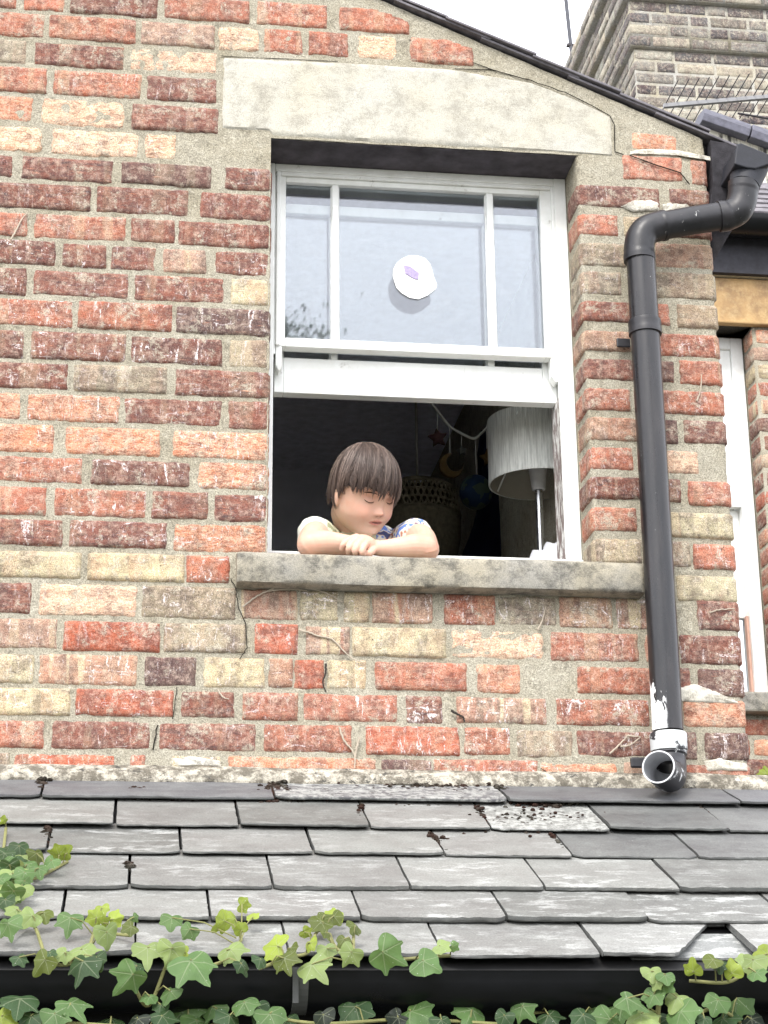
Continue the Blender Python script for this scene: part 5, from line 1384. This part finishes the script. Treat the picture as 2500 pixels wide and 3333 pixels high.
# ------------------------------------------------------------------ ivy
LF = G('ivy_leaf', .55, .3); _p = LF.pos(); _a = LF.attr('col').outputs['Color']; _r1, _g1, _b1 = LF.sep(LF.attr('par').outputs['Color'])
_c = LF.mix(LF.mul(LF.step(LF.noise(_p, 55, 4, .6), .4, .7), .45), _a, LF.mix(1, _a, (1.35, 1.35, 1.15, 1), 'MULTIPLY'))
_uv = LF.n('ShaderNodeTexCoord').outputs['UV']; _ux, _uy, _uz = LF.xyz(_uv); _v = None
for _t0 in (0, .95, -.95, 1.95, -1.95):
    _al = LF.add(LF.mul(_ux, sin(_t0)), LF.mul(_uy, cos(_t0))); _dd = LF.math('ABSOLUTE', LF.add(LF.mul(_ux, cos(_t0)), LF.mul(_uy, -sin(_t0))))
    _wd = LF.add(.030, LF.mul(_al, -.024)); _k = LF.mul(LF.step(LF.math('DIVIDE', _dd, LF.math('MAXIMUM', _wd, .004)), 1.2, .35), LF.step(_al, -.01, .02))
    _fr = LF.math('FRACT', LF.mul(LF.add(_al, LF.mul(_dd, -.9)), 6.5)); _s2 = LF.mul(LF.mul(LF.step(LF.math('ABSOLUTE', LF.add(_fr, -.5)), .07, .02), LF.step(_al, .12, .2)), LF.mul(LF.step(_dd, .22, .05), .35))
    _k = LF.math('MAXIMUM', _k, _s2) if abs(_t0) < 1.5 else _k
    _v = _k if _v is None else LF.math('MAXIMUM', _v, _k)
_r1 = _v
_c = LF.mix(LF.mul(_r1, .6), _c, LF.mix(.5, _a, lin((206, 214, 176), .55)))
_c = LF.mix(LF.mul(LF.step(LF.vor(_p, 120), .10, .05), .5), _c, lin((230, 232, 220), .8))
LF.col(_c); LF.bump(LF.add(LF.mul(_r1, -1.0), LF.mul(LF.noise(_p, 160, 3, .6), .5)), .4, .0012)
_tl = LF.n('ShaderNodeBsdfTranslucent', {'Color': LF.mix(.5, _c, lin((190, 210, 90), .6))}); _mx = LF.n('ShaderNodeMixShader', {0: .22})
LF.t.links.new(LF.p.outputs[0], _mx.inputs[1]); LF.t.links.new(_tl.outputs[0], _mx.inputs[2]); LF.t.links.new(_mx.outputs[0], LF.out.inputs[0])
STEM = m_plain('ivy_stem', lin((150, 150, 96), .6), .7, .3, 60, .3)
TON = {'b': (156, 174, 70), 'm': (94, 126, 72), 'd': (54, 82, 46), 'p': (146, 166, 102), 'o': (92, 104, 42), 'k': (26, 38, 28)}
rl = random.Random(17)
LOB = [(0, 1.0, .50), (.95, .82, .46), (-.95, .82, .46), (1.95, .58, .46), (-1.95, .58, .46)]
def leaf(m_, c, size, tip, nrm, tone, cup=.18, kind=None):
    """c = middle of the blade, tip = direction to the tip, nrm = facing"""
    nrm = Vector(nrm).normalized(); tip = (Vector(tip)-nrm*Vector(tip).dot(nrm)).normalized(); side = tip.cross(nrm)
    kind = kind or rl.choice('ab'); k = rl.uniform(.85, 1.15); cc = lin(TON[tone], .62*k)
    rr_ = [rl.uniform(.88, 1.12) for _ in LOB]; base = Vector(c)-tip*size*.42; na = 56; rings = [0, .3, .55, .78, 1.0]
    tw = rl.uniform(-.2, .2); se = rl.uniform(0, 50); fold = rl.uniform(.05, .5)
    n0 = len(m_.v)
    for ring in rings:
        for i in range(na+1):
            th = -pi+2*pi*i/na
            lv = .60 if kind == 'a' else .70
            r = max(lv*(1-.72*sstep(1.9, 3.1, abs(th))), 0)
            for (t0, am, w), q in zip(LOB, rr_):
                if kind == 'b' and abs(t0) > 1.5: am *= .9
                dl = abs(th-t0); r = max(r, am*q*(math.exp(-(dl/w)**1.35)) if kind == 'a' else am*q*math.exp(-(dl/(w*1.45))**1.7))
            r *= size*ring
            x, y = r*sin(th), r*cos(th)
            vein = max(math.exp(-(r*abs(sin(max(-1.5, min(1.5, th-t0))))/(.022*size))**2) if abs(th-t0) < 1.2 else 0 for t0, _, _ in LOB) if ring < 1 else .25
            zz = -abs(x)*fold*.9+size*cup*(-(y/size-.4)**2*1.1)+.10*size*nz(x/size*2.4+se, y/size*2.4, se)+tw*x*y/size
            m_.vert(base+side*x+tip*y+nrm*zz, cc, (vein, 0, 0, 1), (x/size, y/size))
    for j in range(len(rings)-1):
        for i in range(na):
            q = n0+j*(na+1)+i; m_.face(q, q+1, q+na+2, q+na+1)
    return base
def leaf_pos(x, y, lift):
    if y > 3120: return at(x, y, -1.055-lift)
    p = atroof(x, y); q = at(x, y, -.99-lift*.5)
    t = sstep(3060, 3125, y)
    pr = p+RN*(.018+lift*.5)
    # slide towards the camera on the same sight line
    d = (CAM-p).normalized(); return p+d*(.03+lift)*(1-t)+RN*.030*(1-t)+(at(x, y, -1.03-lift)-p)*t
CL = [
 ('green ivy spray climbing over the slates at the left edge', 0, 2500, [(50, 745, 110, 'm'), (120, 700, 95, 'p'), (180, 770, 110, 'm'), (240, 700, 95, 'o'), (310, 735, 85, 'm'), (345, 660, 90, 'b'), (400, 655, 80, 'b'), (70, 840, 115, 'p'), (150, 830, 115, 'm'), (60, 960, 135, 'm'), (135, 930, 115, 'p'), (170, 880, 85, 'm'), (15, 700, 100, 'd'), (10, 880, 110, 'd'), (15, 450, 45, 'b'), (250, 790, 80, 'm'), (20, 800, 110, 'd'), (100, 770, 90, 'o')]),
 ('green ivy growing from the gutter at its left end, with large lobed leaves', 0, 2500, [(60, 1160, 190, 'm'), (70, 1050, 130, 'p'), (180, 1110, 140, 'p'), (290, 1085, 115, 'o'), (260, 1290, 160, 'o'), (140, 1260, 110, 'd'), (445, 1140, 190, 'm'), (390, 1230, 115, 'p'), (520, 1330, 240, 'd'), (570, 1225, 200, 'p'), (700, 1185, 180, 'p'), (600, 1065, 110, 'b'), (665, 1050, 90, 'b'), (765, 1090, 110, 'b'), (820, 1150, 110, 'o'), (690, 1110, 80, 'b'), (630, 1100, 70, 'b'), (880, 1100, 60, 'm'), (330, 1230, 80, 'd'), (640, 1270, 120, 'd')]),
 ('dense ivy with one big broad leaf hanging over the gutter left of its bracket', 0, 2500, [(960, 1230, 230, 'p'), (1110, 1125, 140, 'm'), (1100, 1240, 200, 'p'), (1210, 1165, 120, 'm'), (1300, 1325, 330, 'm'), (815, 1400, 230, 'm'), (880, 1310, 110, 'd'), (1430, 1135, 140, 'b'), (1500, 1095, 130, 'b'), (1560, 1140, 95, 'b'), (1600, 1005, 95, 'b'), (1530, 1230, 200, 'p'), (1180, 1220, 90, 'b'), (965, 1510, 105, 'm'), (1090, 1490, 150, 'm'), (1040, 1570, 105, 'd'), (1640, 1070, 80, 'b'), (1590, 1310, 120, 'd')]),
 ('leafy ivy sprig with yellow-green top standing in the gutter by the bracket', 830, 2500, [(100, 1200, 185, 'b'), (205, 1285, 190, 'o'), (245, 1215, 100, 'o'), (400, 1135, 150, 'o'), (440, 1090, 90, 'o'), (510, 1055, 115, 'b'), (530, 1105, 115, 'o'), (640, 1150, 115, 'o'), (370, 1200, 100, 'b'), (475, 1225, 125, 'p'), (600, 1245, 170, 'p'), (410, 1325, 240, 'p'), (560, 1190, 90, 'o'), (340, 1165, 80, 'b'), (470, 1170, 80, 'o'), (30, 1270, 110, 'd')]),
 ('pair of ivy leaves lying over the gutter edge in the middle', 830, 2500, [(905, 1240, 260, 'm'), (1150, 1285, 200, 'm'), (1235, 1205, 120, 'p'), (1305, 1205, 70, 'm')]),
 ('upright pale ivy shoot rising in front of the gutter at the right', 1670, 2500, [(905, 1360, 135, 'p'), (1000, 1375, 120, 'm'), (925, 1420, 85, 'p'), (1010, 1430, 120, 'm'), (900, 1515, 150, 'm'), (800, 1535, 220, 'm'), (1050, 1535, 160, 'p'), (900, 1635, 250, 'p')]),
 ('bright ivy leaves over the broken slate at the right end of the gutter', 1670, 2500, [(1170, 1290, 115, 'b'), (1280, 1272, 130, 'o'), (1420, 1292, 130, 'b'), (1500, 1275, 110, 'p'), (1560, 1300, 180, 'p'), (1620, 1225, 135, 'b'), (1605, 1350, 120, 'm'), (1350, 1300, 90, 'd')]),
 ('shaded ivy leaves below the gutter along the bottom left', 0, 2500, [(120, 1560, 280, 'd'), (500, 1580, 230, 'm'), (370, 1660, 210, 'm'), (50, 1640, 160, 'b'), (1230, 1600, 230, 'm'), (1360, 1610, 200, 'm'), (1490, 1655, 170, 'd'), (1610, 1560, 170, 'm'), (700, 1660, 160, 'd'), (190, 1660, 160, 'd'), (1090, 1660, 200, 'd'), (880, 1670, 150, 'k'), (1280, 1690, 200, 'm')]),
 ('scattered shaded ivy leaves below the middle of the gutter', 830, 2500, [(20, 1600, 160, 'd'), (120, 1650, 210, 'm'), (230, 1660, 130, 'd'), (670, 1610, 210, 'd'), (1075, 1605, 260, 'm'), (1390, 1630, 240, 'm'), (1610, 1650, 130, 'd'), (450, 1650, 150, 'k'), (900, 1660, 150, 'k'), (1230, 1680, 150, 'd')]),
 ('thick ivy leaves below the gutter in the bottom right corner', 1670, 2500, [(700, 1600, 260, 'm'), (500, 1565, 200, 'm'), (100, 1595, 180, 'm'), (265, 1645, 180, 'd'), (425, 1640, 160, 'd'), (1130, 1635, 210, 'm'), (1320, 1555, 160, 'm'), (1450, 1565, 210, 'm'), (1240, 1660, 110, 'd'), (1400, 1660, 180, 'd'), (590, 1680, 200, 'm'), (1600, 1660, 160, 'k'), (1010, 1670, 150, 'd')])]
for ci, (lab, ox, oy, lv) in enumerate(CL):
    px = [(ox+x/2, oy+y/2, s/2, t) for x, y, s, t in lv]
    cy = sum(p[1] for p in px)/len(px); cx = sum(p[0] for p in px)/len(px)
    root = leaf_pos(cx, max(cy, 3160) if ci else 2990, .01)
    iv = empty('ivy', root, lab, 'ivy', 'ivy plants in and below the gutter')
    m_ = MB(); st = MB(); bases = []
    low = ci >= 7
    if ci == 0: px = [(x+rl.uniform(-3, 3), y, s*1.3, t) for x, y, s, t in px]+[(rl.uniform(-10, 70), rl.uniform(2820, 3010), 62, rl.choice('mdp')) for _ in range(16)]
    for (x, y, s, t) in px:
        c = leaf_pos(x, y, rl.uniform(.0, .035))
        if low: c = at(x, y, rl.uniform(-1.10, -.99))
        if ci == 5: c = at(x, y, -1.075-rl.uniform(0, .02))
        dep = (c-CAM).dot(_f); size = s*dep/F*.77
        toc = (CAM-c).normalized()
        n_ = toc+Vector((rl.gauss(0, .38), 0, .5+rl.gauss(0, .35)))
        if t == 'b': n_ = toc+Vector((rl.gauss(0, .5), 0, .2+rl.gauss(0, .5)))
        tp_ = Vector((rl.gauss(0, .6), -.15, -1)) if t != 'b' else Vector((rl.gauss(0, .9), -.1, rl.uniform(-.8, .9)))
        if ci == 2 and s > 150: tp_ = Vector((.45, -.1, -.9)); 
        if ci == 4: tp_ = Vector((.8, -.2, -.5))
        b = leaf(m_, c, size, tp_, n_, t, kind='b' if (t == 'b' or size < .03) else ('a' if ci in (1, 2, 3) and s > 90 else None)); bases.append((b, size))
    # main stem through the leaves, petioles to each
    bs = sorted(bases, key=lambda q: q[0].x); 
    pthp = [Vector((b.x, b.y+.025, b.z-.012)) for b, s in bs[::3]]
    if ci == 5: pthp = [at(1670+945/2, 2500+1700/2, -1.05), at(1670+945/2, 2500+1580/2, -1.055), at(1670+955/2, 2500+1480/2, -1.06), at(1670+940/2, 2500+1400/2, -1.06)]
    if len(pthp) < 2: pthp = [bs[0][0]+Vector((0, .03, -.02)), bs[-1][0]+Vector((0, .03, -.02))]
    if True:
        pp = bez(pthp, 6); st.tube(pp, [.0028 if ci != 5 else .004]*len(pp), 7)
        for b, s in bases:
            q = min(pp, key=lambda v: (v-b).length); 
            if (q-b).length > .11: q = b+(q-b).normalized()*.11
            mid = (b+q)/2+Vector((0, -.004, .008)); st.tube([q, mid, b], [.0013, .0011, .0010], 5)
    else:
        for b, s in bases: st.tube([b, b+Vector((rl.uniform(-.02, .02), .03, -.02)), b+Vector((rl.uniform(-.03, .03), .07, -.06))], .0012, 5)
    m_.build('leaves', LF.m, iv, angle=0); st.build('stem', STEM, iv)
# small plant at the foot of the wing wall
sp = empty('seedling', at(2490, 2530, .12), 'small bright green seedling sprouting at the right end of the mortar fillet', 'plant')
m_ = MB(); st = MB()
for (x, y, s, tx, tz) in ((2478, 2522, 52, -1, -.1), (2492, 2508, 50, -.2, 1), (2505, 2524, 50, 1, .2), (2490, 2536, 46, -.5, -.8), (2512, 2540, 50, .8, -.5)):
    c = at(x, y, .09); b = leaf(m_, c, s*(c-CAM).dot(_f)/F*.6, (tx, 0, tz), (CAM-c).normalized()+Vector((0, 0, .3)), 'b', kind='b'); st.tube([b, at(2495, 2535, .13)], .001, 5)
m_.build('leaves', LF.m, sp, angle=0); st.build('stem', STEM, sp)

# ------------------------------------------------------------------ dead climber stems still stuck on the bricks
DRY = m_plain('dry_stem', lin((196, 184, 166), .75), .9, .1, 80, .3)
TW = [('pale dry climber stem arching under the left end of the stone sill', [[(790, 1975), (830, 1945), (870, 1925), (940, 1918), (1000, 1922)], [(870, 1925), (925, 1900), (1000, 1912), (1060, 1930), (1115, 1960)]], .0022),
 ('pale dry stem running down from the brick beside the yellow brick', [[(972, 2050), (1010, 2060), (1035, 2070), (1080, 2080), (1120, 2120), (1150, 2145), (1180, 2155)]], .0024),
 ('forked dry stem above the mortar fillet below the window', [[(1104, 2366), (1120, 2410), (1145, 2440), (1155, 2462), (1155, 2500)], [(1170, 2400), (1160, 2440), (1155, 2475)]], .0024),
 ('dry forked twig left of the drainpipe foot', [[(1985, 2453), (2020, 2420), (2045, 2392)], [(2045, 2395), (2085, 2398)], [(2020, 2430), (2050, 2425), (2085, 2400)]], .0022),
 ('short pale stem hooked on a brick at the left edge of the wall', [[(35, 780), (55, 745), (70, 715), (90, 690)]], .0022),
 ('dry stem on the brick under the right half of the sill', [[(1750, 2050), (1765, 2020), (1776, 1975)]], .0022),
 ('thin pale stem on the red brick right of the drainpipe', [[(2268, 1305), (2280, 1270), (2284, 1220)]], .002),
 ('dry stem on the pale brick near the house corner under the sill level', [[(2310, 1994), (2340, 1985), (2392, 1981)]], .002),
 ('dark twig stuck by a brick low in the middle of the wall', [[(1468, 2312), (1490, 2325), (1508, 2335), (1512, 2352)]], .003),
 ('black dry stem in the joint between two bricks left of centre', [[(1060, 2160), (1060, 2190), (1051, 2222), (1062, 2255)]], .0024),
 ('curved pale stem low on the left of the wall', [[(708, 2245), (725, 2268), (745, 2276)]], .002)]
DRK = m_plain('black_stem', (.03, .025, .02, 1), .9)
for lab, segs, r_ in TW:
    q = MB()
    for sg in segs:
        pp = bez([at(x, y, -.008) for x, y in sg], 5)
        pp = [p+Vector((.0015*nz(i*.8, 1, r_), -.001*nz(i, 3, 1), .0015*nz(i*.9, 7, 1))) for i, p in enumerate(pp)]
        q.tube(pp, [r_*(1-.5*i/len(pp)) for i in range(len(pp))], 6)
    tag(q.build('dead_stem', DRK if ('black' in lab or 'dark' in lab) else DRY), lab, 'dead stem', 'dead climber stems on the wall')
# ------------------------------------------------------------------ tree behind the viewer, mirrored in the left upper pane
pt_ = at(1010, 1075, .144); dd = (pt_-CAM).normalized(); dm = Vector((dd.x, -dd.y, dd.z)); tc = pt_+dm*24+Vector((-.55, 0, -.55))
tree = empty('tree', (tc.x, tc.y, -2.8), 'broad leafy garden tree, mirrored faintly in the lower left window pane', 'tree')
rt = random.Random(31); q = MB()
TR = tc+Vector((0, 0, -1.0))
q.tube([(TR.x, TR.y, -2.8), (TR.x+.1, TR.y, 0), (TR.x, TR.y+.1, TR.z-1)], [.35, .28, .2], 10)
ends = []
for k in range(14):
    a = rt.uniform(0, 2*pi); e = TR+Vector((cos(a)*rt.uniform(.3, 1.2), sin(a)*rt.uniform(.3, 1.2), rt.uniform(-1.6, .9))); ends.append(e)
    q.tube([(TR.x, TR.y, TR.z-2+rt.uniform(0, 1.5)), (TR+e)/2, e], [.12, .07, .02], 6)
q.build('trunk', m_plain('bark', (.09, .07, .05, 1), .9), tree)
q = MB()
for e in ends+[TR]:
    for k in range(800):
        p = e+Vector((rt.gauss(0, .34), rt.gauss(0, .34), rt.gauss(0, .28))); n = Vector((rt.gauss(0, 1), rt.gauss(0, 1), rt.gauss(0, 1))).normalized(); a = n.orthogonal().normalized()*rt.uniform(.022, .05); b = n.cross(a)*.6
        i = [q.vert(v) for v in (p-a, p-b, p+a, p+b)]; q.face(*i)
q.build('crown', m_plain('tree_leaves', (.13, .17, .11, 1), .7, .2, 1, .4, bump=0), tree, smooth=False)  # leaf green lightened, distance haze put into the colour
